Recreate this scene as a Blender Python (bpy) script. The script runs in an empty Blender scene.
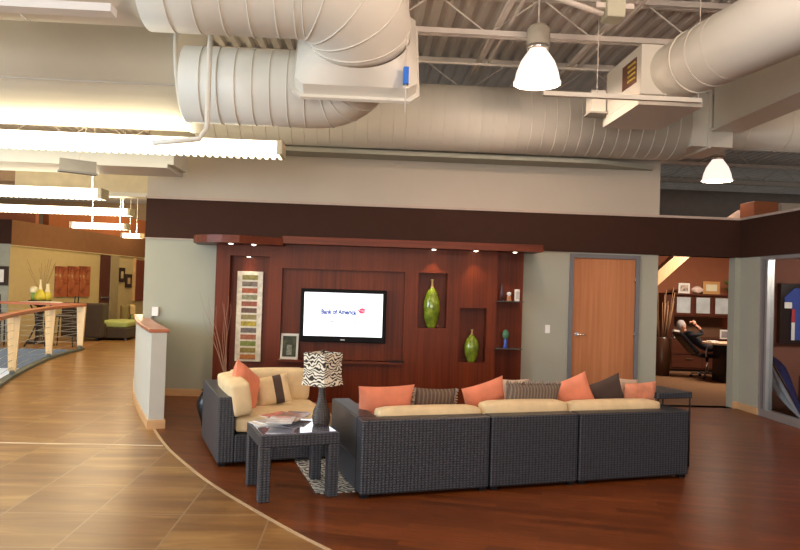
import bpy, bmesh, math, random
from mathutils import Vector, Matrix
random.seed(7)
PI = math.pi
scene = bpy.context.scene
COL = scene.collection
R = math.radians

# ------------------------------------------------------------------ camera, world, big lights, exposure
F, EYE = 700.0, 1.65
YAW, PITCH, ROLL = math.atan(38/700), math.atan(12.2/700), R(1.8)
fw = Vector((math.sin(YAW)*math.cos(PITCH), math.cos(YAW)*math.cos(PITCH), math.sin(PITCH)))
rt = fw.cross(Vector((0, 0, 1))).normalized(); up = rt.cross(fw)
rt, up = math.cos(ROLL)*rt + math.sin(ROLL)*up, -math.sin(ROLL)*rt + math.cos(ROLL)*up
cd = bpy.data.cameras.new('camera'); cam = bpy.data.objects.new('camera', cd); COL.objects.link(cam)
cd.sensor_width = 36; cd.lens = F/800*36; cd.clip_end = 200
mw = Matrix((rt, up, -fw)).transposed().to_4x4(); mw.translation = (0, 0, EYE)
cam.matrix_world = mw
scene.camera = cam

def at(px, py, Y):
    d = fw + rt*((px-400)/F) - up*((py-275)/F); t = Y/d.y
    return Vector((0, 0, EYE)) + d*t
def fl(px, py, z=0.0):
    d = fw + rt*((px-400)/F) - up*((py-275)/F); t = (z-EYE)/d.z
    return Vector((0, 0, EYE)) + d*t
def X(px, Y, py=286): return at(px, py, Y).x
def Z(px, py, Y): return at(px, py, Y).z

scene.view_settings.view_transform = 'Standard'
scene.view_settings.look = 'None'
scene.view_settings.gamma = 1
scene.view_settings.exposure = 0.22
w = bpy.data.worlds.new('world'); scene.world = w; w.use_nodes = True
bg = w.node_tree.nodes['Background']; bg.inputs[0].default_value = (1.0, 0.96, 0.92, 1); bg.inputs[1].default_value = 0.17

def area(name, loc, target, sx, sy, power, col):
    l = bpy.data.lights.new(name, 'AREA'); l.shape = 'RECTANGLE'; l.size = sx; l.size_y = sy
    l.energy = power; l.color = col
    o = bpy.data.objects.new(name, l); COL.objects.link(o); o.location = loc
    d = Vector(target) - Vector(loc); o.rotation_euler = d.to_track_quat('-Z', 'Y').to_euler()
    return o
area('window_light_left', (-9.5, 3.0, 2.6), (0, 7.5, 0.8), 5.0, 3.0, 540, (0.70, 0.84, 1.0))
area('hall_fill_behind', (-4.0, -4.0, 4.6), (-2.5, 9, 2.4), 6.0, 2.5, 60, (1.0, 0.95, 0.85))  # unseen fill standing in for hall lamps behind the camera
area('low_fill_behind', (-1.5, -5.0, 1.7), (-0.8, 9, 3.4), 9.0, 2.4, 420, (1.0, 0.91, 0.82))  # added low fill for duct fronts, undersides and walls; no window stands there
area('hall_fill_ceiling', (2.6, 2.5, 4.9), (2.4, 6.5, 0.0), 3.0, 2.0, 20, (1.0, 0.72, 0.55))  # unseen warm fill overhead, added in place of hall lamps
def fill_point(loc, power, col):
    l = bpy.data.lights.new('pendant_or_fill_glow', 'POINT'); l.energy = power; l.color = col; l.shadow_soft_size = 0.2
    o = bpy.data.objects.new('pendant_or_fill_glow', l); COL.objects.link(o); o.location = loc
for loc_, pw_ in (((2.4, 3.0, 3.9), 190), ((7.5, 3.0, 3.9), 50), ((6.3, 7.6, 4.4), 20)): fill_point(loc_, pw_, (1.0, 0.72, 0.56))   # added fill points out of view, no pendants hang at these spots
fill_point((-7.0, 23.5, 4.0), 70, (1.0, 0.78, 0.48)); fill_point((-9.0, 28.5, 4.3), 220, (1.0, 0.80, 0.52))  # unseen points added to brighten the far left hall
area('gallery_fill', (-5.6, 5.5, 4.8), (-3.6, 9.0, 0.0), 3.0, 5.0, 150, (1.0, 0.77, 0.34))  # unseen yellow fill added to warm the tile walkway
area('lounge_fill', (-5.2, 19.5, 4.7), (-6.6, 20.5, 0.0), 3.0, 6.0, 270, (1.0, 0.74, 0.36))  # unseen fill standing in for lamps over the lounge
area('office_light', (7.2, 13.0, 2.7), (7.2, 13.6, 0.0), 1.2, 0.6, 110, (1.0, 0.80, 0.62))
area('meeting_room_light', (7.2, 7.6, 2.45), (7.0, 9.5, 1.0), 1.2, 0.6, 65, (1.0, 0.85, 0.72))
area('lower_level_light', (-9.0, 12.0, -0.8), (-9.0, 16.0, -1.6), 3.0, 2.0, 90, (0.95, 0.98, 1.0))

# ------------------------------------------------------------------ materials
MATS = {}
def newmat(name):
    m = bpy.data.materials.new(name); m.use_nodes = True
    nt = m.node_tree; b = nt.nodes['Principled BSDF']
    return m, nt, b
def N(nt, t, **kw):
    n = nt.nodes.new(t)
    for k, v in kw.items():
        if k in n.inputs: n.inputs[k].default_value = v
        else: setattr(n, k, v)
    return n
def coords(nt, scale=(1, 1, 1), rot=(0, 0, 0), loc=(0, 0, 0)):
    tc = nt.nodes.new('ShaderNodeTexCoord'); mp = nt.nodes.new('ShaderNodeMapping')
    nt.links.new(tc.outputs['Object'], mp.inputs[0])
    mp.inputs['Scale'].default_value = scale; mp.inputs['Rotation'].default_value = rot; mp.inputs['Location'].default_value = loc
    return mp.outputs[0]
def ramp(nt, fac, stops, interp='LINEAR'):
    r = nt.nodes.new('ShaderNodeValToRGB'); nt.links.new(fac, r.inputs[0]); r.color_ramp.interpolation = interp
    e = r.color_ramp.elements
    while len(e) < len(stops): e.new(0.5)
    for i, (p, c) in enumerate(stops): e[i].position = p; e[i].color = (*c, 1)
    return r.outputs[0]
def bump(nt, b, h, strength=0.3, dist=0.01):
    bn = nt.nodes.new('ShaderNodeBump'); bn.inputs['Strength'].default_value = strength; bn.inputs['Distance'].default_value = dist
    nt.links.new(h, bn.inputs['Height']); nt.links.new(bn.outputs[0], b.inputs['Normal'])

def plain(name, col, rough=0.6, metal=0.0, var=0.06, scale=6.0, bmp=0.0, spec=0.3, coat=0.0):
    if name in MATS: return MATS[name]
    m, nt, b = newmat(name)
    n = N(nt, 'ShaderNodeTexNoise', Scale=scale, Detail=3.0)
    nt.links.new(coords(nt), n.inputs['Vector'])
    a = tuple(c*(1-var) for c in col); d = tuple(min(1, c*(1+var)) for c in col)
    nt.links.new(ramp(nt, n.outputs[0], [(0.3, a), (0.7, d)]), b.inputs['Base Color'])
    b.inputs['Roughness'].default_value = rough; b.inputs['Metallic'].default_value = metal
    b.inputs['Specular IOR Level'].default_value = spec; b.inputs['Coat Weight'].default_value = coat
    if bmp: 
        n2 = N(nt, 'ShaderNodeTexNoise', Scale=scale*12, Detail=2.0); nt.links.new(coords(nt), n2.inputs['Vector'])
        bump(nt, b, n2.outputs[0], bmp, 0.004)
    MATS[name] = m; return m
def emit(name, col, strength):
    if name in MATS: return MATS[name]
    m, nt, b = newmat(name)
    b.inputs['Base Color'].default_value = (*col, 1); b.inputs['Emission Color'].default_value = (*col, 1)
    b.inputs['Emission Strength'].default_value = strength; b.inputs['Roughness'].default_value = 0.4
    MATS[name] = m; return m
def wood(name, c1, c2, scale=(40, 40, 1.2), rough=0.35, coat=0.2):
    if name in MATS: return MATS[name]
    m, nt, b = newmat(name)
    n = N(nt, 'ShaderNodeTexNoise', Scale=1.0, Detail=6.0, Distortion=0.3)
    nt.links.new(coords(nt, scale), n.inputs['Vector'])
    n2 = N(nt, 'ShaderNodeTexNoise', Scale=1.0, Detail=2.0)
    nt.links.new(coords(nt, tuple(s*0.12 for s in scale)), n2.inputs['Vector'])
    mx = N(nt, 'ShaderNodeMath', operation='ADD'); nt.links.new(n.outputs[0], mx.inputs[0]); nt.links.new(n2.outputs[0], mx.inputs[1])
    hf = N(nt, 'ShaderNodeMath', operation='MULTIPLY'); nt.links.new(mx.outputs[0], hf.inputs[0]); hf.inputs[1].default_value = 0.5
    nt.links.new(ramp(nt, hf.outputs[0], [(0.35, c1), (0.65, c2)]), b.inputs['Base Color'])
    b.inputs['Roughness'].default_value = rough; b.inputs['Coat Weight'].default_value = coat; b.inputs['Coat Roughness'].default_value = 0.25; b.inputs['Specular IOR Level'].default_value = 0.22
    MATS[name] = m; return m
def wicker(name, c1, c2):
    if name in MATS: return MATS[name]
    m, nt, b = newmat(name)
    def wave(direction, scale, cs):
        wv = N(nt, 'ShaderNodeTexWave', Scale=scale, Distortion=0.2); wv.bands_direction = direction
        wv.inputs['Detail'].default_value = 1.0
        nt.links.new(coords(nt, cs), wv.inputs['Vector']); return wv.outputs[0]
    a = wave('DIAGONAL', 21.0, (1, 1, 0)); z = wave('Z', 16.0, (1, 1, 1))
    mu = N(nt, 'ShaderNodeMath', operation='MULTIPLY'); nt.links.new(a, mu.inputs[0]); nt.links.new(z, mu.inputs[1])
    nz = N(nt, 'ShaderNodeTexNoise', Scale=30.0); nt.links.new(coords(nt), nz.inputs['Vector'])
    ad = N(nt, 'ShaderNodeMath', operation='MULTIPLY_ADD'); nt.links.new(nz.outputs[0], ad.inputs[0]); ad.inputs[1].default_value = 0.6
    nt.links.new(mu.outputs[0], ad.inputs[2])
    nt.links.new(ramp(nt, ad.outputs[0], [(0.2, c1), (1.0, c2)]), b.inputs['Base Color'])
    b.inputs['Roughness'].default_value = 0.42
    bump(nt, b, mu.outputs[0], 0.5, 0.006)
    MATS[name] = m; return m
def fabric(name, col, rough=0.85, var=0.08, sheen=0.04):
    if name in MATS: return MATS[name]
    m = plain(name, col, rough, var=var, scale=9, bmp=0.25)
    m.node_tree.nodes['Principled BSDF'].inputs['Sheen Weight'].default_value = sheen
    return m
def stripes(name, cols, scale, direction='X', dist=0.5):
    if name in MATS: return MATS[name]
    m, nt, b = newmat(name)
    wv = N(nt, 'ShaderNodeTexWave', Scale=scale, Distortion=dist); wv.bands_direction = direction; wv.inputs['Detail'].default_value = 2.0
    nt.links.new(coords(nt), wv.inputs['Vector'])
    n = len(cols)
    nt.links.new(ramp(nt, wv.outputs[0], [(i/n, c) for i, c in enumerate(cols)], 'CONSTANT'), b.inputs['Base Color'])
    b.inputs['Roughness'].default_value = 0.85
    MATS[name] = m; return m
def zebra(name, scale, direction, dark=(0.03, 0.022, 0.015), light=(0.80, 0.74, 0.60), trans=0.0, dist=7.0):
    m, nt, b = newmat(name)
    wv = N(nt, 'ShaderNodeTexWave', Scale=scale, Distortion=dist); wv.bands_direction = direction
    wv.inputs['Detail'].default_value = 1.5; wv.inputs['Detail Scale'].default_value = 1.3
    nt.links.new(coords(nt), wv.inputs['Vector'])
    nt.links.new(ramp(nt, wv.outputs[0], [(0.0, dark), (0.40, dark), (0.46, light), (1.0, light)]), b.inputs['Base Color'])
    b.inputs['Roughness'].default_value = 0.8
    return m

M_wall = plain('grey_beige_wall_paint', (0.37, 0.375, 0.305), 0.75, var=0.02, scale=2)
M_upper = plain('upper_wall_paint', (0.50, 0.45, 0.37), 0.8, var=0.02, scale=2)
M_band = plain('dark_brown_band_paint', (0.046, 0.020, 0.013), 0.7, var=0.04, spec=0.12)
M_yellow = plain('ochre_wall_paint', (0.50, 0.39, 0.21), 0.8, var=0.03)
M_terra = plain('terracotta_wall_paint', (0.36, 0.13, 0.065), 0.8, var=0.05)
M_maple = wood('maple_baseboard', (0.55, 0.33, 0.16), (0.66, 0.42, 0.22), (3, 3, 20))
M_maple_v = wood('maple_post', (0.60, 0.42, 0.22), (0.76, 0.56, 0.32), (30, 30, 2))
M_cherry = wood('cherry_panel', (0.080, 0.012, 0.003), (0.165, 0.029, 0.007), (40, 40, 1.0), 0.38, 0.0)
M_cherry_h = wood('cherry_header', (0.095, 0.017, 0.006), (0.16, 0.032, 0.010), (1.2, 40, 40), 0.4, 0.05)
M_rail = wood('red_handrail', (0.34, 0.10, 0.05), (0.46, 0.17, 0.09), (8, 8, 30), 0.3, 0.3)
M_door = wood('door_veneer', (0.40, 0.15, 0.06), (0.54, 0.23, 0.10), (24, 24, 0.8), 0.4, 0.1)
M_walnut = wood('dark_office_wood', (0.055, 0.018, 0.010), (0.10, 0.032, 0.018), (1.5, 30, 30), 0.35, 0.2)
M_duct = plain('painted_duct_metal', (0.71, 0.69, 0.61), 0.45, var=0.03, scale=1.5)
M_seam = plain('duct_seam', (0.40, 0.38, 0.35), 0.5, var=0.02)
M_steel = plain('painted_joist_steel', (0.74, 0.68, 0.61), 0.6, var=0.05)
M_deck = plain('painted_roof_deck', (0.68, 0.63, 0.58), 0.7, var=0.08, scale=1)
M_alu = plain('aluminium_frame', (0.45, 0.46, 0.47), 0.35, 0.6, 0.03)
M_greyframe = plain('grey_door_frame', (0.17, 0.17, 0.18), 0.5, var=0.03)
M_black = plain('black_plastic', (0.012, 0.012, 0.014), 0.25, var=0.05)
M_blackm = plain('black_metal', (0.02, 0.018, 0.017), 0.4, var=0.05)
M_chrome = plain('chrome', (0.72, 0.72, 0.72), 0.2, 1.0, 0.02)
M_white = plain('white_paint', (0.80, 0.79, 0.76), 0.5, var=0.02)
M_cream = fabric('cream_cushion_fabric', (0.72, 0.56, 0.33))
M_orange = fabric('orange_pillow_fabric', (0.76, 0.26, 0.15))
M_brownf = fabric('brown_pillow_fabric', (0.075, 0.05, 0.042))
M_wick = wicker('grey_wicker', (0.013, 0.015, 0.020), (0.068, 0.075, 0.094))
M_curb = plain('dark_curb_metal', (0.10, 0.11, 0.10), 0.5)
M_glass = None

def glass(name, tint=(1, 1, 1), gl=0.08, rough=0.02):
    m = bpy.data.materials.new(name); m.use_nodes = True; nt = m.node_tree; nt.nodes.clear()
    o = nt.nodes.new('ShaderNodeOutputMaterial'); t = nt.nodes.new('ShaderNodeBsdfTransparent'); t.inputs[0].default_value = (*tint, 1)
    g = nt.nodes.new('ShaderNodeBsdfGlossy'); g.inputs['Roughness'].default_value = rough
    lw = nt.nodes.new('ShaderNodeLayerWeight'); lw.inputs[0].default_value = 0.5
    pw = N(nt, 'ShaderNodeMath', operation='POWER'); nt.links.new(lw.outputs['Facing'], pw.inputs[0]); pw.inputs[1].default_value = 4.0
    fr = N(nt, 'ShaderNodeMath', operation='MULTIPLY_ADD'); nt.links.new(pw.outputs[0], fr.inputs[0]); fr.inputs[1].default_value = 0.5; fr.inputs[2].default_value = 0.03
    mx = nt.nodes.new('ShaderNodeMixShader')
    nt.links.new(fr.outputs[0], mx.inputs[0]); nt.links.new(t.outputs[0], mx.inputs[1]); nt.links.new(g.outputs[0], mx.inputs[2]); nt.links.new(mx.outputs[0], o.inputs[0])
    return m
M_glass = glass('clear_glass', (0.86, 0.88, 0.88))

# tile floor: 0.61 m porcelain tiles with drifting streaks
def mat_tile():
    m, nt, b = newmat('porcelain_tile')
    v = coords(nt, (1, 1, 1), (0, 0, 0), (1.815, -0.555, 0))
    br = N(nt, 'ShaderNodeTexBrick', Scale=1.0); br.offset = 0.0; br.squash = 1.0
    br.inputs['Brick Width'].default_value = 0.61; br.inputs['Row Height'].default_value = 0.64
    br.inputs['Mortar Size'].default_value = 0.006; br.inputs['Mortar Smooth'].default_value = 0.2
    br.inputs['Color1'].default_value = (0.0, 0, 0, 1); br.inputs['Color2'].default_value = (1, 1, 1, 1); br.inputs['Mortar'].default_value = (0.5, 0.5, 0.5, 1)
    nt.links.new(v, br.inputs['Vector'])
    # per tile shift of the streaks
    sc = N(nt, 'ShaderNodeVectorMath', operation='MULTIPLY'); nt.links.new(br.outputs['Color'], sc.inputs[0]); sc.inputs[1].default_value = (3, 17, 0)
    mp = coords(nt, (0.75, 4.2, 1))
    ad = N(nt, 'ShaderNodeVectorMath', operation='ADD'); nt.links.new(mp, ad.inputs[0]); nt.links.new(sc.outputs[0], ad.inputs[1])
    n = N(nt, 'ShaderNodeTexNoise', Scale=1.0, Detail=5.0, Roughness=0.6, Distortion=0.6); nt.links.new(ad.outputs[0], n.inputs['Vector'])
    c = ramp(nt, n.outputs[0], [(0.28, (0.135, 0.060, 0.019)), (0.46, (0.21, 0.100, 0.032)), (0.56, (0.255, 0.130, 0.040)), (0.68, (0.37, 0.215, 0.072))])
    mx = N(nt, 'ShaderNodeMix', data_type='RGBA'); nt.links.new(br.outputs['Fac'], mx.inputs[0])
    nt.links.new(c, mx.inputs[6]); mx.inputs[7].default_value = (0.30, 0.20, 0.11, 1)
    nt.links.new(mx.outputs[2], b.inputs['Base Color'])
    b.inputs['Roughness'].default_value = 0.30; b.inputs['Specular IOR Level'].default_value = 0.35
    return m
def mat_plank(name, c1, c2, rot, rough=0.25, w_=0.9, h_=0.09, mortar=(0.06, 0.02, 0.01)):
    m, nt, b = newmat(name)
    v = coords(nt, (1, 1, 1), (0, 0, rot))
    br = N(nt, 'ShaderNodeTexBrick', Scale=1.0); br.offset = 0.37
    br.inputs['Brick Width'].default_value = w_; br.inputs['Row Height'].default_value = h_
    br.inputs['Mortar Size'].default_value = 0.0015
    br.inputs['Color1'].default_value = (*c1, 1); br.inputs['Color2'].default_value = (*c2, 1); br.inputs['Mortar'].default_value = (*mortar, 1)
    nt.links.new(v, br.inputs['Vector'])
    n = N(nt, 'ShaderNodeTexNoise', Scale=1.0, Detail=5.0)
    mp = nt.nodes.new('ShaderNodeMapping'); nt.links.new(v, mp.inputs[0]); mp.inputs['Scale'].default_value = (5, 60, 1); nt.links.new(mp.outputs[0], n.inputs['Vector'])
    g = ramp(nt, n.outputs[0], [(0.3, (0.62, 0.62, 0.62)), (0.7, (1.3, 1.3, 1.3))])
    mx = N(nt, 'ShaderNodeMix', data_type='RGBA', blend_type='MULTIPLY'); mx.inputs[0].default_value = 1.0
    nt.links.new(br.outputs['Color'], mx.inputs[6]); nt.links.new(g, mx.inputs[7])
    nt.links.new(mx.outputs[2], b.inputs['Base Color']); b.inputs['Roughness'].default_value = rough
    return m
M_tile = mat_tile()
M_plank = mat_plank('red_brown_planks', (0.10, 0.026, 0.006), (0.19, 0.050, 0.011), R(15), 0.30)
M_plank.node_tree.nodes['Principled BSDF'].inputs['Specular IOR Level'].default_value = 0.2
M_carpet = plain('brown_carpet', (0.20, 0.105, 0.05), 0.95, var=0.12, scale=20)
M_lounge_floor = mat_plank('orange_brown_floor', (0.30, 0.14, 0.055), (0.36, 0.18, 0.07), 0, 0.35)

# ------------------------------------------------------------------ mesh helpers
def matrix_of(o):
    m = o.matrix_basis.copy()
    while o.parent: o = o.parent; m = o.matrix_basis @ m
    return m
class MB:
    def __init__(s): s.v = []; s.f = []; s.sm = []
    def add(s, vs, fs, smooth=False):
        k = len(s.v); s.v += [Vector(v) for v in vs]
        for f in fs: s.f.append([i+k for i in f]); s.sm.append(smooth)
        return s
    def box(s, x0, x1, y0, y1, z0, z1, bev=0.0, seg=2, M=None):
        if bev <= 0:
            vs = [Vector((x, y, z)) for x in (x0, x1) for y in (y0, y1) for z in (z0, z1)]
            if M: vs = [M @ v for v in vs]
            return s.add(vs, [(0, 1, 3, 2), (4, 6, 7, 5), (0, 4, 5, 1), (2, 3, 7, 6), (0, 2, 6, 4), (1, 5, 7, 3)])
        bm = bmesh.new(); bmesh.ops.create_cube(bm, size=1)
        for v in bm.verts: v.co = Vector(((x0+x1)/2+v.co.x*(x1-x0), (y0+y1)/2+v.co.y*(y1-y0), (z0+z1)/2+v.co.z*(z1-z0)))
        bmesh.ops.bevel(bm, geom=list(bm.edges), offset=bev, segments=seg, profile=0.5, affect='EDGES')
        return s.bm(bm, False, M)
    def bm(s, bm, smooth=False, M=None):
        bm.verts.index_update()
        s.add([(M @ v.co) if M else v.co.copy() for v in bm.verts], [[v.index for v in f.verts] for f in bm.faces], smooth)
        bm.free(); return s
    def tube(s, pts, r, n=10, cap=True, smooth=True):
        pts = [Vector(p) for p in pts]; rs = r if isinstance(r, (list, tuple)) else [r]*len(pts)
        vs = []; fs = []; prev = None
        for i, p in enumerate(pts):
            t = (pts[min(i+1, len(pts)-1)] - pts[max(i-1, 0)]).normalized()
            if prev is None:
                a = Vector((0, 0, 1)) if abs(t.z) < 0.9 else Vector((1, 0, 0))
                u = t.cross(a).normalized()
            else: u = (prev - t*prev.dot(t)).normalized()
            prev = u; w_ = t.cross(u)
            for k in range(n):
                a = 2*PI*k/n; vs.append(p + (u*math.cos(a) + w_*math.sin(a))*rs[i])
        for i in range(len(pts)-1):
            for k in range(n):
                a, b = i*n+k, i*n+(k+1) % n; fs.append((a, b, b+n, a+n))
        s.add(vs, fs, smooth)
        if cap:
            k = len(s.v)-len(vs)
            s.f.append([k+i for i in range(n)][::-1]); s.sm.append(False)
            s.f.append([k+(len(pts)-1)*n+i for i in range(n)]); s.sm.append(False)
        return s
    def lathe(s, prof, c=(0, 0, 0), n=24, smooth=True, sx=1, sy=1, rot=0):
        vs = []; fs = []
        for r, z in prof:
            for k in range(n):
                a = 2*PI*k/n + rot; vs.append((c[0]+r*sx*math.cos(a), c[1]+r*sy*math.sin(a), c[2]+z))
        for i in range(len(prof)-1):
            for k in range(n):
                a, b = i*n+k, i*n+(k+1) % n; fs.append((a, b, b+n, a+n))
        return s.add(vs, fs, smooth)
    def prism(s, poly, z0, z1):
        n = len(poly)
        vs = [(p[0], p[1], z0) for p in poly] + [(p[0], p[1], z1) for p in poly]
        fs = [tuple(range(n))[::-1], tuple(range(n, 2*n))] + [(i, (i+1) % n, (i+1) % n+n, i+n) for i in range(n)]
        return s.add(vs, fs)
    def strip(s, A, B, z0, z1):      # solid band between two matching polylines (x, y)
        n = len(A); vs = []
        for P in (A, B):
            for z in (z0, z1): vs += [(p[0], p[1], z) for p in P]
        a0, a1, b0, b1 = 0, n, 2*n, 3*n; fs = []
        for i in range(n-1):
            fs += [(a0+i, a0+i+1, a1+i+1, a1+i), (b0+i, b1+i, b1+i+1, b0+i+1), (a1+i, a1+i+1, b1+i+1, b1+i), (a0+i, b0+i, b0+i+1, a0+i+1)]
        fs += [(a0, a1, b1, b0), (a0+n-1, b0+n-1, b1+n-1, a1+n-1)]
        return s.add(vs, fs)
    def build(s, name, mat, parent=None, local=False, label=None, bev=0.0):
        me = bpy.data.meshes.new(name)
        vs = s.v
        if parent is not None and not local:
            inv = matrix_of(parent).inverted(); vs = [inv @ v for v in vs]
        me.from_pydata([tuple(v) for v in vs], [], s.f)
        me.polygons.foreach_set('use_smooth', s.sm); me.materials.append(mat)
        bm = bmesh.new(); bm.from_mesh(me); bmesh.ops.recalc_face_normals(bm, faces=bm.faces); bm.to_mesh(me); bm.free()
        me.update()
        o = bpy.data.objects.new(name, me); COL.objects.link(o)
        if parent is not None: o.parent = parent
        if label: o['label'] = label
        if bev:
            b = o.modifiers.new('bevel', 'BEVEL'); b.width = bev; b.segments = 2; b.limit_method = 'ANGLE'
        return o
def tag(o, label, cat, group=None, kind=None):
    o['label'] = label; o['category'] = cat
    if group: o['group'] = group
    if kind: o['kind'] = kind
    return o
def thing(name, label, cat, loc=(0, 0, 0), rz=0.0, group=None):
    o = bpy.data.objects.new(name, None); COL.objects.link(o); o.location = loc; o.rotation_euler = (0, 0, rz)
    o.empty_display_size = 0.1
    return tag(o, label, cat, group)
def struct(name, mb, mat, label=None, parent=None):
    o = mb.build(name, mat, parent); o['kind'] = 'structure'
    if label: o['label'] = label
    return o
def catmull(P, n=6):
    out = []
    for i in range(len(P)-1):
        p0, p1, p2, p3 = P[max(i-1, 0)], P[i], P[i+1], P[min(i+2, len(P)-1)]
        for k in range(n):
            t = k/n
            out.append(tuple(0.5*((2*b)+(-a+c)*t+(2*a-5*b+4*c-d)*t*t+(-a+3*b-3*c+d)*t**3) for a, b, c, d in zip(p0, p1, p2, p3)))
    out.append(tuple(P[-1])); return out
def offset(P, d):
    out = []
    for i, p in enumerate(P):
        a = Vector(P[max(i-1, 0)][:2]); b = Vector(P[min(i+1, len(P)-1)][:2]); t = (b-a).normalized()
        out.append((p[0]-t.y*d, p[1]+t.x*d))
    return out
def holed(x0, x1, z0, z1, yf, yb, holes, capback=False):
    """wall facing -y at yf with rectangular holes (x0,x1,z0,z1,depth or None for through)"""
    m = MB(); xs = sorted({x0, x1, *[h[0] for h in holes], *[h[1] for h in holes]}); zs = sorted({z0, z1, *[h[2] for h in holes], *[h[3] for h in holes]})
    xs = [x for x in xs if x0 <= x <= x1]; zs = [z for z in zs if z0 <= z <= z1]
    for i in range(len(xs)-1):
        for j in range(len(zs)-1):
            cx, cz = (xs[i]+xs[i+1])/2, (zs[j]+zs[j+1])/2
            inside = [h for h in holes if h[0] < cx < h[1] and h[2] < cz < h[3]]
            a, b, c, d = xs[i], xs[i+1], zs[j], zs[j+1]
            if not inside:
                m.add([(a, yf, c), (b, yf, c), (b, yf, d), (a, yf, d)], [(0, 1, 2, 3)])
            if not inside or inside[0][4] is not None:
                m.add([(a, yb, c), (b, yb, c), (b, yb, d), (a, yb, d)], [(0, 3, 2, 1)])
    for h in holes:
        a, b, c, d, dep = h; ye = yb if dep is None else yf+dep
        m.add([(a, yf, c), (b, yf, c), (b, yf, d), (a, yf, d), (a, ye, c), (b, ye, c), (b, ye, d), (a, ye, d)],
              [(0, 4, 5, 1), (1, 5, 6, 2), (2, 6, 7, 3), (3, 7, 4, 0)] + ([(4, 7, 6, 5)] if dep is not None else []))
    m.add([(x0, yf, z0), (x1, yf, z0), (x1, yf, z1), (x0, yf, z1), (x0, yb, z0), (x1, yb, z0), (x1, yb, z1), (x0, yb, z1)],
          [(0, 4, 5, 1), (1, 5, 6, 2), (2, 6, 7, 3), (3, 7, 4, 0)])
    return m

# ------------------------------------------------------------------ structure
WY = 10.2                         # back wall plane
RX = 5.66                         # right wall plane
BZ0, BZ1 = 2.25, 2.81             # dark band
WL = -3.11                        # left end of the back wall
DECK = 5.12
curve_pts = [(-3.75, 12.2), (-3.27, 10.63), (-2.84, 9.38), (-2.24, 7.90), (-1.87, 7.06), (-1.53, 6.42), (-1.18, 5.82), (-0.70, 5.12), (-0.19, 4.45), (0.45, 3.75), (1.3, 3.0), (2.4, 2.2), (4.0, 1.4)]
CV = catmull(curve_pts, 6)
rail_pts = [(-4.0, 5.8), (-4.45, 7.3), (-4.82, 8.7), (-5.16, 10.15), (-5.60, 11.7), (-6.16, 14.3), (-6.30, 16.3)]
RV = catmull(rail_pts, 6)
m = MB()
tile_poly = CV[::-1] + [(-3.75, 28.5), (-7.9, 28.5), (-6.31, 16.31)] + RV[::-1] + [(-4.2, 5.2), (-2.0, 5.2), (-2.0, 1.0), (4.0, 1.0)]
m.prism(tile_poly, -0.2, 0.0)
m.box(-9.5, -2.0, -4, 1.0, -0.2, 0); m.box(-14, -2.0, 1.0, 5.2, -0.2, 0)
struct('floor', m, M_tile, 'brown porcelain tile walkway')
m = MB(); m.prism([p for p in CV] + [(5.66, 1.4), (5.66, 10.35), (-3.0, 10.35), (-3.0, 10.2)], -0.2, 0.0)
# plank floor also runs behind the camera
m.box(-2.0, 5.66, -4, 1.0, -0.2, 0)
struct('floor', m, M_plank, 'red brown plank floor of the seating area')
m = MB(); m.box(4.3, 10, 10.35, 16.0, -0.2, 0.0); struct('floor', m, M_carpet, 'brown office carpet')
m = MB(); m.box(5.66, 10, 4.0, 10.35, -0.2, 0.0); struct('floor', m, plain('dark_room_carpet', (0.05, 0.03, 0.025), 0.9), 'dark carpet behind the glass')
m = MB(); m.prism([(-16, 16.31), (-6.32, 16.31), (-7.91, 28.5), (-16, 28.5)], -0.2, 0.0); struct('floor', m, M_lounge_floor, 'orange brown floor across the stair opening')
seam = [p for p in CV if p[1] < 7.95]
m = MB(); m.strip(offset(seam, -0.014), offset(seam, 0.014), 0.0, 0.004); struct('trim_1', m, plain('brass_floor_strip', (0.58, 0.42, 0.26), 0.4, 0.2))
m = MB(); m.box(-4.45, -1.92, 7.09, 7.12, 0.0, 0.004); struct('trim_2', m, plain('pale_joint_strip', (0.62, 0.52, 0.38), 0.4))
# slab edge / lower level
m = MB(); m.box(-16, -6.3, 16.3, 16.6, -0.45, -0.2); m.box(-16, -6.3, 16.28, 16.3, -0.45, 0.0)
struct('trim_3', m, plain('grey_slab_fascia', (0.12, 0.14, 0.17), 0.7), 'grey slab edge across the stair opening')
m = MB(); m.box(-16, -6.0, 16.6, 16.8, -4.0, -0.45); struct('wall_lower', m, M_white)
m = MB(); m.box(-16, -2.0, 4.0, 16.8, -4.2, -4.0); struct('floor', m, M_white, 'pale lower level floor')
curb_in, curb_out = offset(RV, 0.02), offset(RV, -0.10)
m = MB(); m.strip(offset(RV, 0.06), offset(RV, -0.06), -0.42, 0.05); struct('trim_4', m, M_curb, 'dark curb along the edge of the stair opening')

# back wall with door, office opening
DX0, DX1, DZ = X(575.5, WY, 260), X(638.5, WY, 390)+0.03, 2.17
DX0 = 3.12; DX1 = 4.06
OX0, OX1 = 4.40, 5.58
m = holed(WL, RX+0.0, 0, BZ0, WY, WY+0.18, [(DX0-0.06, DX1+0.06, 0, DZ+0.06, 0.10), (OX0, OX1, 0, BZ0, None)])
struct('wall_back', m, M_wall)
m = MB(); m.box(WL, RX+0.02, WY-0.02, WY+0.20, BZ0, BZ1); struct('wall_back', m, M_band, 'dark brown painted band over the back wall')
m = MB(); m.box(WL-0.01, RX+0.02, WY-0.035, WY+0.21, BZ1, BZ1+0.035); m.box(WL-0.01, WL+1.2, WY-0.03, WY-0.015, BZ0-0.012, BZ0)
struct('trim_5', m, plain('band_cap_trim', (0.50, 0.40, 0.33), 0.5))
UX1 = X(660, WY, 190)
m = MB(); m.box(WL, UX1, WY, WY+0.18, BZ1+0.035, 4.46); struct('wall_back', m, M_upper, 'pale upper wall above the dark band')
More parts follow.
